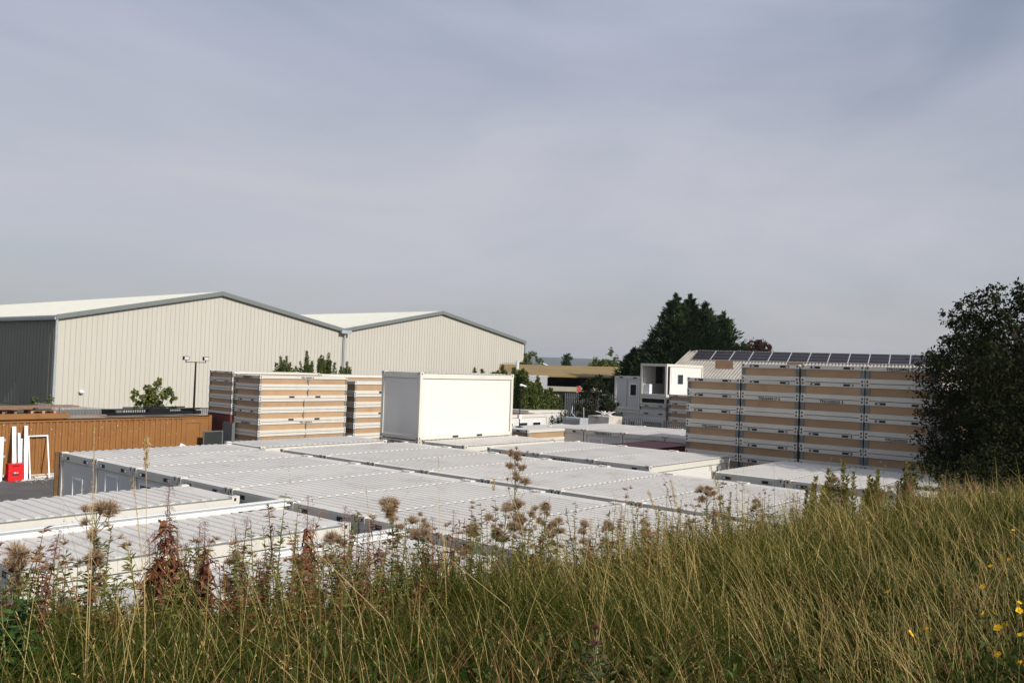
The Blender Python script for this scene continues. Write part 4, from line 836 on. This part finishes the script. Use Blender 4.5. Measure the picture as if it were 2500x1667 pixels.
# long straw stems leaning left, with panicles
x, y = wedge(9000, 2.6, 30, vmin=1.2, vmax=6.2); vv = y-CAM.y; uu = x-CAM.x; keep = rng.uniform(0, 1, len(x)) < np.where(uu > 5, 1, .2); x = x[keep]; y = y[keep]; vv = vv[keep]; uu = uu[keep]; d_ = np.hypot(uu, vv)
h = rng.uniform(.45, .95, len(x))*np.clip(.55+.25*vv/3, .5, 1.0); h *= np.where((vv > 3.4) & (rng.uniform(0, 1, len(x)) < .22), 1.45, 1)
(r_, P) = blades(x, y, h, .0008+.00018*d_, h*rng.uniform(.05, .6, len(x)), np.clip(rng.normal(.9, .1, len(x)), .55, 1), K=6, wind=(-.40, .16)); parts.append((*r_, 0))
tips = P[:, -1]; dirn = P[:, -1]-P[:, -2]; dirn /= np.linalg.norm(dirn, axis=1)[:, None]
m_ = 7; tt = rng.uniform(0, .16, (len(x), m_)); c = (tips[:, None, :]-dirn[:, None, :]*tt[..., None]).reshape(-1, 3); dd = np.repeat(dirn, m_, 0)
V, F, va = leaves(c, .012, updir=dd, jitter=.5, asp=.2, val=rng.uniform(.7, 1, len(c))); parts.append((V, F, va, 0))
# broad low leaves
x, y = wedge(34000, 1.6, 26); c = np.stack([x, y, Gz(x, y)+rng.uniform(.02, .22, len(x))], 1); up = np.tile(np.array([0, 0, .5]), (len(x), 1))
V, F, va = leaves(c, .055, updir=up, jitter=1.0, asp=.4); parts.append((V, F, va, 1))
gr = np_mesh('grass', parts, [L['grass'], L['under'], L['dead']]); tag(gr, 'long wild grass, green below and straw coloured above, covering the bank', 'grass', kind='stuff')
# mixed weeds mass on the far edge of the bank
parts = []
x, y = wedge(2500, 3.6, 28, vmin=3.9, vmax=5.9); uu = x-CAM.x; k = rng.uniform(0, 1, len(x)) < np.where(uu > 5, 1, .85); x = x[k]; y = y[k]; n = len(x); z = Gz(x, y); H_ = rng.uniform(.15, .68, n)*np.where(uu[k] > 5, 1.2, np.where(uu[k] > 2.8, 1.15, .95))*rng.uniform(.55, 1.25, n); v0 = clumpval(x, y, 2.1)
t_ = np.linspace(0, 1, 5); ln = rng.normal(size=(n, 2))*.10; P = np.zeros((n, 5, 3)); P[:, :, 0] = x[:, None]+ln[:, 0:1]*t_; P[:, :, 1] = y[:, None]+ln[:, 1:2]*t_; P[:, :, 2] = z[:, None]+H_[:, None]*t_
sd_ = np.tile(np.array([cr.x, cr.y, 0]), (n, 1)); r_ = ribbons(P, np.tile(np.array([.004, .0035, .003, .0025, .001]), (n, 1)), sd_, v0); parts.append((*r_, 0))
m_ = 55; q = rng.uniform(.05, 1, (n, m_)); c = np.stack([x[:, None]+ln[:, 0:1]*q, y[:, None]+ln[:, 1:2]*q, z[:, None]+H_[:, None]*q], -1).reshape(-1, 3); up = rng.normal(size=(n*m_, 3)); up[:, 2] = .35; vl = np.clip(np.repeat(v0, m_)+rng.normal(0, .15, n*m_), 0, 1)
rd = rng.uniform(0, 1, n); isred = np.repeat(rd < .42, m_)
hm = np.where(rng.uniform(0, 1, n) < .16)[0]; nh = 3; hb = np.repeat(hm, nh); hc = np.stack([x[hb]+ln[hb, 0], y[hb]+ln[hb, 1], z[hb]+H_[hb]], 1)+rng.normal(size=(len(hb), 3))*np.array([.035, .035, .03]); kk = 26; hcc = np.repeat(hc, kk, 0); hu = unit(len(hcc)); hu[:, 2] = np.abs(hu[:, 2])
V, F, va = leaves(hcc, .026, updir=hu, jitter=.2, asp=.16, val=rng.uniform(0, .45, len(hcc))); parts.append((V, F, va, 2))
for msk, mi_ in ((~isred, 0), (isred, 1)):
    V, F, va = leaves(c[msk], .034, updir=up[msk], jitter=.5, asp=.26, val=vl[msk], droop=.12); parts.append((V, F, va, mi_))
wd = np_mesh('weeds', parts, [L['greenleaf'], L['redleaf'], L['fluff']]); tag(wd, 'tangle of leafy green and rusty weeds along the far edge of the bank', 'weeds', kind='stuff')
# ------------------------------------------------------------------ thistles
def head_mesh(r, n):
    V1 = []; b_ = MB(); d = unit(n); d[:, 2] = np.abs(d[:, 2])*1.0-.15; d /= np.linalg.norm(d, axis=1)[:, None]; c0 = np.zeros((n, 3)); c0 += d*r*.25
    Lh = r*rng.uniform(.7, 1.25, n); P = np.stack([c0, c0+d*Lh[:, None]*.5+rng.normal(size=(n, 3))*r*.08, c0+d*Lh[:, None]+rng.normal(size=(n, 3))*r*.22], 1)
    s_ = np.cross(d, unit(n)); s_ /= np.linalg.norm(s_, axis=1)[:, None]+1e-9
    V, F, va = ribbons(P, np.tile(np.array([r*.03, r*.035, r*.02]), (n, 1)), s_, rng.uniform(0, 1, n)); parts = [(V, F, va, 0)]
    m_ = 60; a_ = rng.uniform(0, 6.283, m_); zz = rng.uniform(-1, .25, m_); rr = r*.34*np.sqrt(np.clip(1-(zz*.8)**2, .1, 1)); c = np.stack([rr*np.cos(a_)*.6, rr*np.sin(a_)*.6, zz*r*.55-r*.1], 1); up = np.stack([np.cos(a_)*.5, np.sin(a_)*.5, np.ones(m_)], 1)
    V, F, va = leaves(c, r*.4, updir=up, jitter=.1, asp=.4, val=rng.uniform(0, .6, m_)); parts.append((V, F, va, 1)); return parts
HEADS = []
BRACT = leafmat('thistle bract', (.10, .045, .03), (.26, .14, .07))
for r, n in ((.034, 300), (.042, 420), (.028, 240), (.020, 80)):
    o = np_mesh('seed_head', head_mesh(r, n), [L['fluff'], BRACT]); HEADS.append(o.data); bpy.data.objects.remove(o)
budm = leafmat('purple bud', (.12, .03, .06), (.30, .10, .16)); o = np_mesh('bud', head_mesh(.016, 30), [budm, BRACT]); BUD = o.data; bpy.data.objects.remove(o)
def add_mesh(name, me, parent, loc, rot=(0, 0, 0), sc_=1):
    o = bpy.data.objects.new(name, me); COL.objects.link(o); o.parent = parent; o.location = loc; o.rotation_euler = rot; o.scale = (sc_,)*3; return o
def thistle(x, y, tipz, nheads, label, spread=.16, bud=False, clusters=None, leafy=1.0):
    z = float(Gz(x, y)); H = tipz-z; t = empty('thistle', (x, y, z)); tag(t, label, 'thistle', 'thistles gone to seed along the bank')
    lx_ = random.uniform(-.05, .05); s = MB(); s.tube([(0, 0, -.05), (lx_*.5, 0, H*.5), (lx_, 0, H*.97)], [.006, .0045, .002], 5)
    right = Vector((cr.x, cr.y, 0)); fwd = Vector((cf.x, cf.y, 0)); tips = []
    for k in range(nheads):
        q = 1-abs(random.gauss(0, .22)) if clusters is None else random.choice(clusters)+random.gauss(0, .035)
        q = min(max(q, .35), .99); w_ = spread*(.25+1.0*(1-q)*2.0) if clusters is None else spread*random.uniform(.3, 1.2)
        off = right*random.uniform(-1, 1)*w_+fwd*random.uniform(-1, 1)*w_*.6; st = Vector((lx_*q, 0, H*(q-.12-abs(off.length)*.25))); en = Vector((lx_*q, 0, H*q))+off
        if k == 0: en = Vector((lx_, 0, H)); st = Vector((lx_, 0, H*.9))
        mid = (st+en)/2+off*.25; s.tube([st, mid, en], [.003, .0022, .0015], 4); tips.append(en)
    s.build('stem', M['stem'], t)
    n = int(46*leafy); q = rng.uniform(.02, .8, n); a_ = rng.uniform(0, 6.283, n); c = np.stack([lx_*q, 0*q, H*q], 1); d = np.stack([np.cos(a_), np.sin(a_), rng.uniform(.1, .7, n)], 1)
    # each leaf is a midrib plus spiny side lobes
    pts = []; dd = []
    Ls = rng.uniform(.05, .12, n)*(1.15-q*.6)
    for j in range(6): 
        f_ = j/5; pts.append(c+d*(Ls*f_)[:, None]-np.array([0, 0, 1])*(Ls*f_**2*.4)[:, None]); sgn = 1 if j % 2 else -1; side = np.stack([-d[:, 1], d[:, 0], np.zeros(n)], 1)*sgn; dd.append(side*.9+d*.7)
    V, F, va = leaves(np.concatenate(pts), .030, updir=np.concatenate(dd), jitter=.25, asp=.42); np_mesh('leaves', [(V, F, va, 0)], L['thleaf'], t)
    for p in tips:
        if bud: add_mesh('bud', BUD, t, p, (random.uniform(-.4, .4), random.uniform(-.4, .4), random.uniform(0, 6)), random.uniform(.8, 1.3))
        else: add_mesh('seed_head', random.choice(HEADS), t, p, (random.uniform(-.5, .5), random.uniform(-.6, .6), random.uniform(0, 6)), random.uniform(.75, 1.25))
thistle(-9.70, -24.56, 2.45, 15, 'fluffy thistle at the left edge over the channel beam, left of the rusty willowherbs', .10, clusters=[.97, .86, .8, .66, .6, .5])
thistle(-9.95, -24.35, 2.22, 8, 'smaller thistle leaning out left of the fluffy left one', .08)
thistle(-10.32, -25.1, 2.47, 12, 'thistle with closed purple buds at the very left edge', .12, bud=True)
thistle(-7.27, -24.06, 2.17, 14, 'thistle with a round fluffy top, left of the tall central one', .13, clusters=[.99, .93, .86, .84])
thistle(-7.05, -24.1, 2.06, 8, 'low thistle with brown cup heads right of the round topped one', .13)
thistle(-5.76, -23.96, 2.49, 20, 'tallest thistle, standing alone above the roofs near the centre', .10, clusters=[.99, .95, .9, .84, .8, .7])
thistle(-5.55, -23.90, 1.97, 22, 'broad thistle with many brown heads, right behind the tallest one', .24, clusters=[.97, .9, .85, .8, .7])
thistle(-5.95, -24.0, 1.99, 16, 'broad thistle with many brown heads, left of the tallest one', .20, clusters=[.97, .9, .85, .75])
thistle(-5.15, -23.85, 1.93, 8, 'thistle with two rounded heads on the right of the broad ones', .12)
thistle(-6.41, -24.06, 1.87, 9, 'low ragged thistle left of the broad central ones', .14)
thistle(-4.49, -23.86, 1.66, 8, 'ragged pale thistle standing right of the centre on its own', .08)
thistle(-3.39, -23.86, 1.55, 9, 'thistle with flat brown heads in front of the right-hand roofs', .14)
thistle(-2.93, -23.96, 1.45, 8, 'short thistle just right of the flat-headed one', .12)
thistle(-1.72, -23.76, 1.77, 15, 'thistle with a pale fluffy top to the right, before the cabin at the wall foot', .14, clusters=[.98, .9, .8, .72])
thistle(2.59, -23.86, 1.55, 14, 'fluffy thistle among the green willowherbs on the right', .30)
thistle(4.4, -24.2, 1.3, 10, 'fluffy thistle right of the green willowherbs by the dark tree', .3)
thistle(0.3, -25.26, 1.24, 3, 'small thistle with dark heads in the long grass on the right', .05)
thistle(1.3, -25.46, 1.2, 3, 'small two-headed thistle standing before the dark tree', .05)
thistle(-8.41, -26.66, 2.05, 5, 'short nearby thistle low in the middle of the grass with one purple bud', .03, bud=True, leafy=1.6)
for k, (x, y, tz, nh_, lab) in enumerate(((-8.75, -24.3, 2.02, 7, 'small brown thistle between the red and the green willowherbs'), (-7.7, -23.95, 1.97, 8, 'brown thistle behind the slender rusty willowherb'), (-6.7, -23.8, 1.93, 10, 'brown thistle between the round topped and the broad central ones'), (-4.9, -23.8, 1.72, 9, 'brown thistle between the central group and the ragged pale one'), (-4.0, -23.8, 1.62, 10, 'brown thistle just right of the ragged pale one'), (-2.3, -23.85, 1.52, 10, 'brown thistle left of the pale topped one'), (-1.2, -23.7, 1.58, 9, 'brown thistle right of the pale topped one'), (-.3, -23.8, 1.48, 9, 'brown thistle left of the golden green willowherbs'))):
    thistle(x, y, tz, nh_, lab, .13)
# ------------------------------------------------------------------ willowherbs
def willowherb(x, y, tipz, kind, label, nst=1, leafscale=1.0, spread=.05):
    z = float(Gz(x, y)); H = tipz-z; t = empty('willowherb', (x, y, z)); tag(t, label, 'willowherb', 'willowherbs along the bank')
    s = MB(); lf = []; ws = []
    for k in range(nst):
        hx = H*(1 if k == 0 else random.uniform(.65, .92)); ox = random.uniform(-1, 1)*spread*min(k, 3); oy = random.uniform(-1, 1)*spread*min(k, 3); lx_ = random.uniform(-.08, .08)
        s.tube([(ox, oy, -.05), (ox+lx_*.4, oy, hx*.5), (ox+lx_, oy, hx)], [.005, .004, .0015], 5)
        n = int(190*hx); q = np.sort(rng.uniform(.03, .80 if kind != 'tip' else 1.0, n)); a_ = np.arange(n)*2.4+rng.normal(0, .3, n); c = np.stack([ox+lx_*q**1.5, oy+0*q, hx*q], 1)
        up_ = rng.uniform(-.3, .8, n) if kind == 'red' else .55; up_ = .9 if kind == 'tip' else up_
        d = np.stack([np.cos(a_), np.sin(a_), np.ones(n)*up_], 1); d /= np.linalg.norm(d, axis=1)[:, None]; Lh = rng.uniform(.025, .085, n)*leafscale*(1.2-.6*q)
        dr_ = rng.uniform(.0, 1.7, n) if kind == 'red' else rng.uniform(.5, 1.2, n)*{'green': .6, 'tip': .1, 'dark': .5}[kind]; K = 5; tt = np.linspace(0, 1, K)
        P = c[:, None, :]+d[:, None, :]*(Lh[:, None]*tt)[..., None]; P[:, :, 2] -= (Lh*dr_)[:, None]*tt**2
        if kind == 'red': P += rng.normal(size=P.shape)*.007*tt[None, :, None]
        sd2 = np.stack([-np.sin(a_), np.cos(a_), rng.normal(0, .5, n)], 1); sd2 /= np.linalg.norm(sd2, axis=1)[:, None]
        wmax = .0078 if kind == 'red' else .0065; wmax = .0105 if kind == 'dark' else (.010 if kind == 'tip' else wmax)
        lf.append((*ribbons(P, np.outer(np.ones(n), np.array([.15, .9, 1.0, .7, .05]))*wmax*leafscale**.5, sd2, rng.uniform(0, 1, n)), 0))
        if kind != 'tip' and kind != 'dark':
            n = 150; q = rng.uniform(.55, 1.0, n); a_ = rng.uniform(0, 6.283, n); c = np.stack([ox+lx_*q**1.5, oy+0*q, hx*q], 1); Lh = rng.uniform(.02, .075, n)*(1.25-.6*q); K = 6; tt = np.linspace(0, 1, K)
            th = a_[:, None]+tt*rng.normal(1.2, 1.5, n)[:, None]; st_ = Lh[:, None]/K; dx = np.cumsum(np.cos(th)*st_, 1); dy = np.cumsum(np.sin(th)*st_, 1); dz = np.cumsum(np.cos(tt*rng.uniform(2, 5, n)[:, None])*st_*.9, 1)
            P = c[:, None, :]+np.stack([dx, dy, dz], -1); ws.append((*ribbons(P, np.full((n, K), .0012), np.tile(np.array([cr.x, cr.y, .3]), (n, 1)), rng.uniform(0, 1, n)), 0))
    s.build('stem', M['redstem'] if kind in ('red', 'green') else M['stem'], t); np_mesh('leaves', lf, L[{'red': 'redleaf', 'green': 'greenleaf', 'tip': 'goldleaf', 'dark': 'darkgreen'}[kind]], t)
    if ws: np_mesh('seed_wisps', ws, L['wisp'], t)
willowherb(-9.24, -24.36, 2.51, 'red', 'tallest rusty red willowherb at the left with a thin dark tip', 3, 1.5, .03)
willowherb(-9.08, -24.26, 2.36, 'red', 'dense rusty willowherb in the middle of the three red ones', 3, 1.5, .03)
willowherb(-9.05, -24.50, 2.30, 'red', 'curly leaved rusty willowherb, rightmost of the three red ones', 3, 1.5, .03)
willowherb(-10.06, -24.86, 2.42, 'red', 'dry curly willowherb wisp at the far left edge', 1, .4)
willowherb(-8.70, -24.26, 2.25, 'green', 'green willowherb with a pink wispy top right of the red ones', 3, 1.3)
willowherb(-8.52, -24.26, 2.16, 'green', 'slightly lower green willowherb beside the pink-topped one', 3, 1.3)
willowherb(-8.12, -24.16, 2.31, 'red', 'slender willowherb with rusty lower leaves over the second cabin', 3, 1.4, .03)
willowherb(-7.87, -24.26, 2.23, 'green', 'willowherb with broad upturned green leaves before the cabin corner', 1, 1.3)
willowherb(-10.25, -25.22, 2.34, 'dark', 'broad dark green leafy plant at the very left edge', 4, 1.3)
willowherb(-7.55, -24.2, 2.05, 'red', 'short reddish willowherb left of the round topped thistle', 2)
willowherb(-8.35, -24.4, 2.02, 'red', 'low rusty willowherb between the green and the slender ones', 2)
willowherb(-6.24, -23.66, 1.95, 'red', 'pale dry willowherb wisp left of the tallest thistle', 2, .5)
willowherb(-6.45, -23.7, 1.93, 'red', 'second pale dry willowherb wisp next to the first', 1, .45)
willowherb(-7.50, -23.9, 2.12, 'red', 'pinkish dry willowherb just left of the round topped thistle', 1, .6)
willowherb(-3.9, -23.86, 1.78, 'red', 'brown dry willowherb in front of the right-hand cabin rows', 1, .6)
willowherb(-3.1, -23.7, 1.66, 'red', 'pale brown willowherb spike amid the right-hand thistles', 1, .6)
willowherb(-1.3, -23.66, 1.74, 'red', 'reddish willowherb spike right of the pale topped thistle', 2, .7)
willowherb(-.88, -23.66, 1.62, 'tip', 'small golden green willowherb before the flat pack wall foot', 2, .9)
for k, (x, y, tz, lab) in enumerate(((-8.9, -24.15, 2.22, 'rusty willowherb half behind the curly leaved one'), (-7.35, -23.9, 2.0, 'rusty willowherb just behind the round topped thistle'), (-6.75, -23.85, 1.9, 'rusty willowherb left of the pale dry wisps'), (-5.35, -23.7, 1.78, 'rusty willowherb right of the tallest thistle'), (-4.3, -23.75, 1.66, 'rusty willowherb behind the ragged pale thistle'), (-2.6, -23.75, 1.56, 'rusty willowherb between the right-hand thistles'), (-.1, -23.8, 1.5, 'rusty willowherb left of the golden green ones'), (1.0, -23.8, 1.45, 'rusty willowherb touching the golden green ones'))):
    willowherb(x, y, tz, 'red', lab, 3, 1.0, .06)
for k, (x, y, z_) in enumerate(((2.48, -23.56, 1.56), (3.0, -23.6, 1.66), (3.58, -23.66, 1.76), (4.66, -23.76, 1.45), (5.3, -23.7, 1.5), (7.24, -23.66, 1.54), (2.0, -23.7, 1.45))):
    willowherb(x, y, z_, 'tip', 'golden green willowherb below the flat pack wall, %s' % ['second from the left', 'third from the left', 'the tallest', 'fifth from the left', 'sixth from the left', 'nearest the dark tree', 'the leftmost'][k], 10, 1.9, .055)
for k, (x, y, z_) in enumerate(((9.3, -23.9, 1.15), (10.6, -24.2, 1.05), (6.2, -24.0, 1.35))):
    willowherb(x, y, z_, 'red', 'rusty willowherb against the dark tree on the right, %s' % ['middle one', 'rightmost', 'leftmost'][k], 8, 1.9, .06)
# ------------------------------------------------------------------ single tall grasses
def tall_grass(x, y, tipz, tipdx, headlen, headr, label):
    z = float(Gz(x, y)); H = tipz-z; t = empty('grass_stalk', (x, y, z)); tag(t, label, 'grass stalk', 'single tall grass stalks')
    tip = Vector((cr.x*tipdx, cr.y*tipdx, H)); mid = Vector((cr.x*tipdx*.3, cr.y*tipdx*.3, H*.55)); s = MB(); s.tube([(0, 0, -.03), mid, tip], [.0022, .0018, .0012], 4); s.build('stalk', M['dry'], t)
    n = int(headlen*(900 if headr > .005 else 260)); q = rng.uniform(0, 1, n); d = (tip-mid).normalized(); c = np.array(tip)[None, :]-np.outer(q*headlen, np.array(d))+rng.normal(size=(n, 3))*headr; V, F, va = leaves(c, .016 if headr > .005 else .009, updir=np.tile(np.array(d), (n, 1)), jitter=.5, asp=.3); np_mesh('seed_head', [(V, F, va, 0)], L['straw'], t)
tall_grass(-9.42, -24.56, 2.78, -.03, .16, .006, 'straight straw coloured stalk with a thick bottlebrush head, left')
tall_grass(-10.05, -25.36, 2.92, -.02, .45, .003, 'very tall thin grass stalk at the left reaching the brown container')
tall_grass(-9.85, -25.46, 2.71, -.10, .3, .003, 'leaning straw stalk just right of the tall thin one')
tall_grass(-5.95, -23.9, 2.23, -.01, .11, .007, 'short bottlebrush grass head left of the tallest thistle')
tall_grass(-6.9, -24.2, 2.5, -.04, .12, .001, 'hair-thin stalk above the roofs, left of the centre')
tall_grass(-7.9, -24.6, 2.4, -.08, .14, .001, 'hair-thin leaning stalk over the second roof row')
tall_grass(-1.9, -24.2, 2.1, -.28, .35, .009, 'feathery grass stalk leaning over the cabin by the flat pack wall')
tall_grass(-3.6, -24.3, 1.95, -.22, .3, .010, 'feathery leaning grass stalk above the right-hand roofs')
tall_grass(-2.9, -24.1, 1.98, -.16, .3, .012, 'loose open grass panicle in front of the third cabin row')
tall_grass(-8.75, -25.9, 2.35, -.55, .1, .002, 'long bent straw stalk crossing the lower left grass')
tall_grass(-7.9, -26.0, 2.25, -.65, .1, .002, 'long bent straw stalk crossing the grass below the centre')
# ------------------------------------------------------------------ yellow flowers
FL = [(-4.69, -26.84), (-5.32, -27.27), (-5.09, -27.66), (-1.95, -27.09), (-3.02, -27.34), (0.41, -26.85), (0.26, -26.8), (-4.59, -27.54), (-4.9, -27.67), (-3.87, -27.58), (-4.43, -27.67), (-3.6, -27.27), (-5.9, -27.33), (-5.95, -27.82), (-6.01, -27.94), (-2.53, -27.12), (1.12, -26.67), (-5.0, -27.18), (-4.53, -27.46), (-5.27, -27.82), (-1.8, -27.14), (-1.6, -27.05)]
def petals():
    n = 22; a_ = np.arange(n)*6.283/n+rng.normal(0, .08, n); c = np.zeros((n, 3)); d = np.stack([np.cos(a_), np.sin(a_), np.full(n, .25)], 1); tt = np.linspace(0, 1, 3); Lh = rng.uniform(.013, .019, n)
    P = c[:, None, :]+d[:, None, :]*(Lh[:, None]*tt)[..., None]; s_ = np.stack([-np.sin(a_), np.cos(a_), np.zeros(n)], 1); V, F, va = ribbons(P, np.tile(np.array([.001, .0022, .0018]), (n, 1)), s_, rng.uniform(0, 1, n))
    n = 14; c = rng.normal(size=(n, 3))*.0025+np.array([0, 0, .002]); V2, F2, v2 = leaves(c, .006, asp=.7, val=rng.uniform(0, .3, n)); return [(V, F, va, 0), (V2, F2, v2, 0)]
o = np_mesh('flower_head', petals(), L['petal']); PET = o.data; bpy.data.objects.remove(o)
desc = ['facing the camera alone, left of the flower patch', 'largest open one left of the patch', 'largest open one inside the lower right patch', 'in the upper cluster by the right edge, left one', 'alone between the upper cluster and the patch', 'highest of the patch at the right edge', 'highest of the patch, just left of the edge', 'upper left in the lower right patch', 'right of the largest one in the patch', 'at the right edge above the patch', 'at the right edge level with the patch', 'small and alone above the patch', 'side-on, low and left of the patch', 'flat and nearly side-on at the bottom right', 'in the bottom right corner', 'small, left of the upper cluster', 'at the top right above all others', 'half hidden above the largest one on the left', 'small bud-like one left in the patch', 'at the right edge near the bottom', 'in the upper cluster by the right edge, middle one', 'in the upper cluster by the right edge, right one']
for k, (x, y) in enumerate(FL):
    z = float(Gz(x, y)); t = empty('yellow_flower', (x, y, z)); tag(t, 'yellow daisy-like flower %s' % desc[k], 'flower', 'yellow flowers in the short grass'); h = random.uniform(.29, .38)
    s = MB(); s.tube([(0, 0, 0), (.01, .01, h*.5), (0, 0, h)], [.0016, .0014, .0012], 4); s.build('stem', M['stem'], t)
    add_mesh('flower_head', PET, t, (0, 0, h), (random.uniform(.1, .9), random.uniform(-.9, -.1), random.uniform(0, 6)), random.uniform(.9, 1.25)*(1.5 if k in (1, 2, 0) else 1.2))

# ------------------------------------------------------------------ remove the unplaced originals
for p_ in [CAB0]+list(FP.values()):
    for c in p_.children_recursive: bpy.data.objects.remove(c)
    bpy.data.objects.remove(p_)
# ------------------------------------------------------------------ haze
hz = MB(); hz.box(-5200, 5200, -5200, 5200, -3.9, 130); hzm = bpy.data.materials.new('haze'); hzm.use_nodes = True; ht = hzm.node_tree; ht.nodes.clear()
ho = N(ht, 'ShaderNodeOutputMaterial'); pv = N(ht, 'ShaderNodeVolumePrincipled'); pv.inputs['Color'].default_value = (.80, .88, 1, 1); pv.inputs['Density'].default_value = .00012; pv.inputs['Anisotropy'].default_value = .2
ht.links.new(pv.outputs[0], ho.inputs['Volume']); tag(hz.build('haze', hzm), kind='stuff')
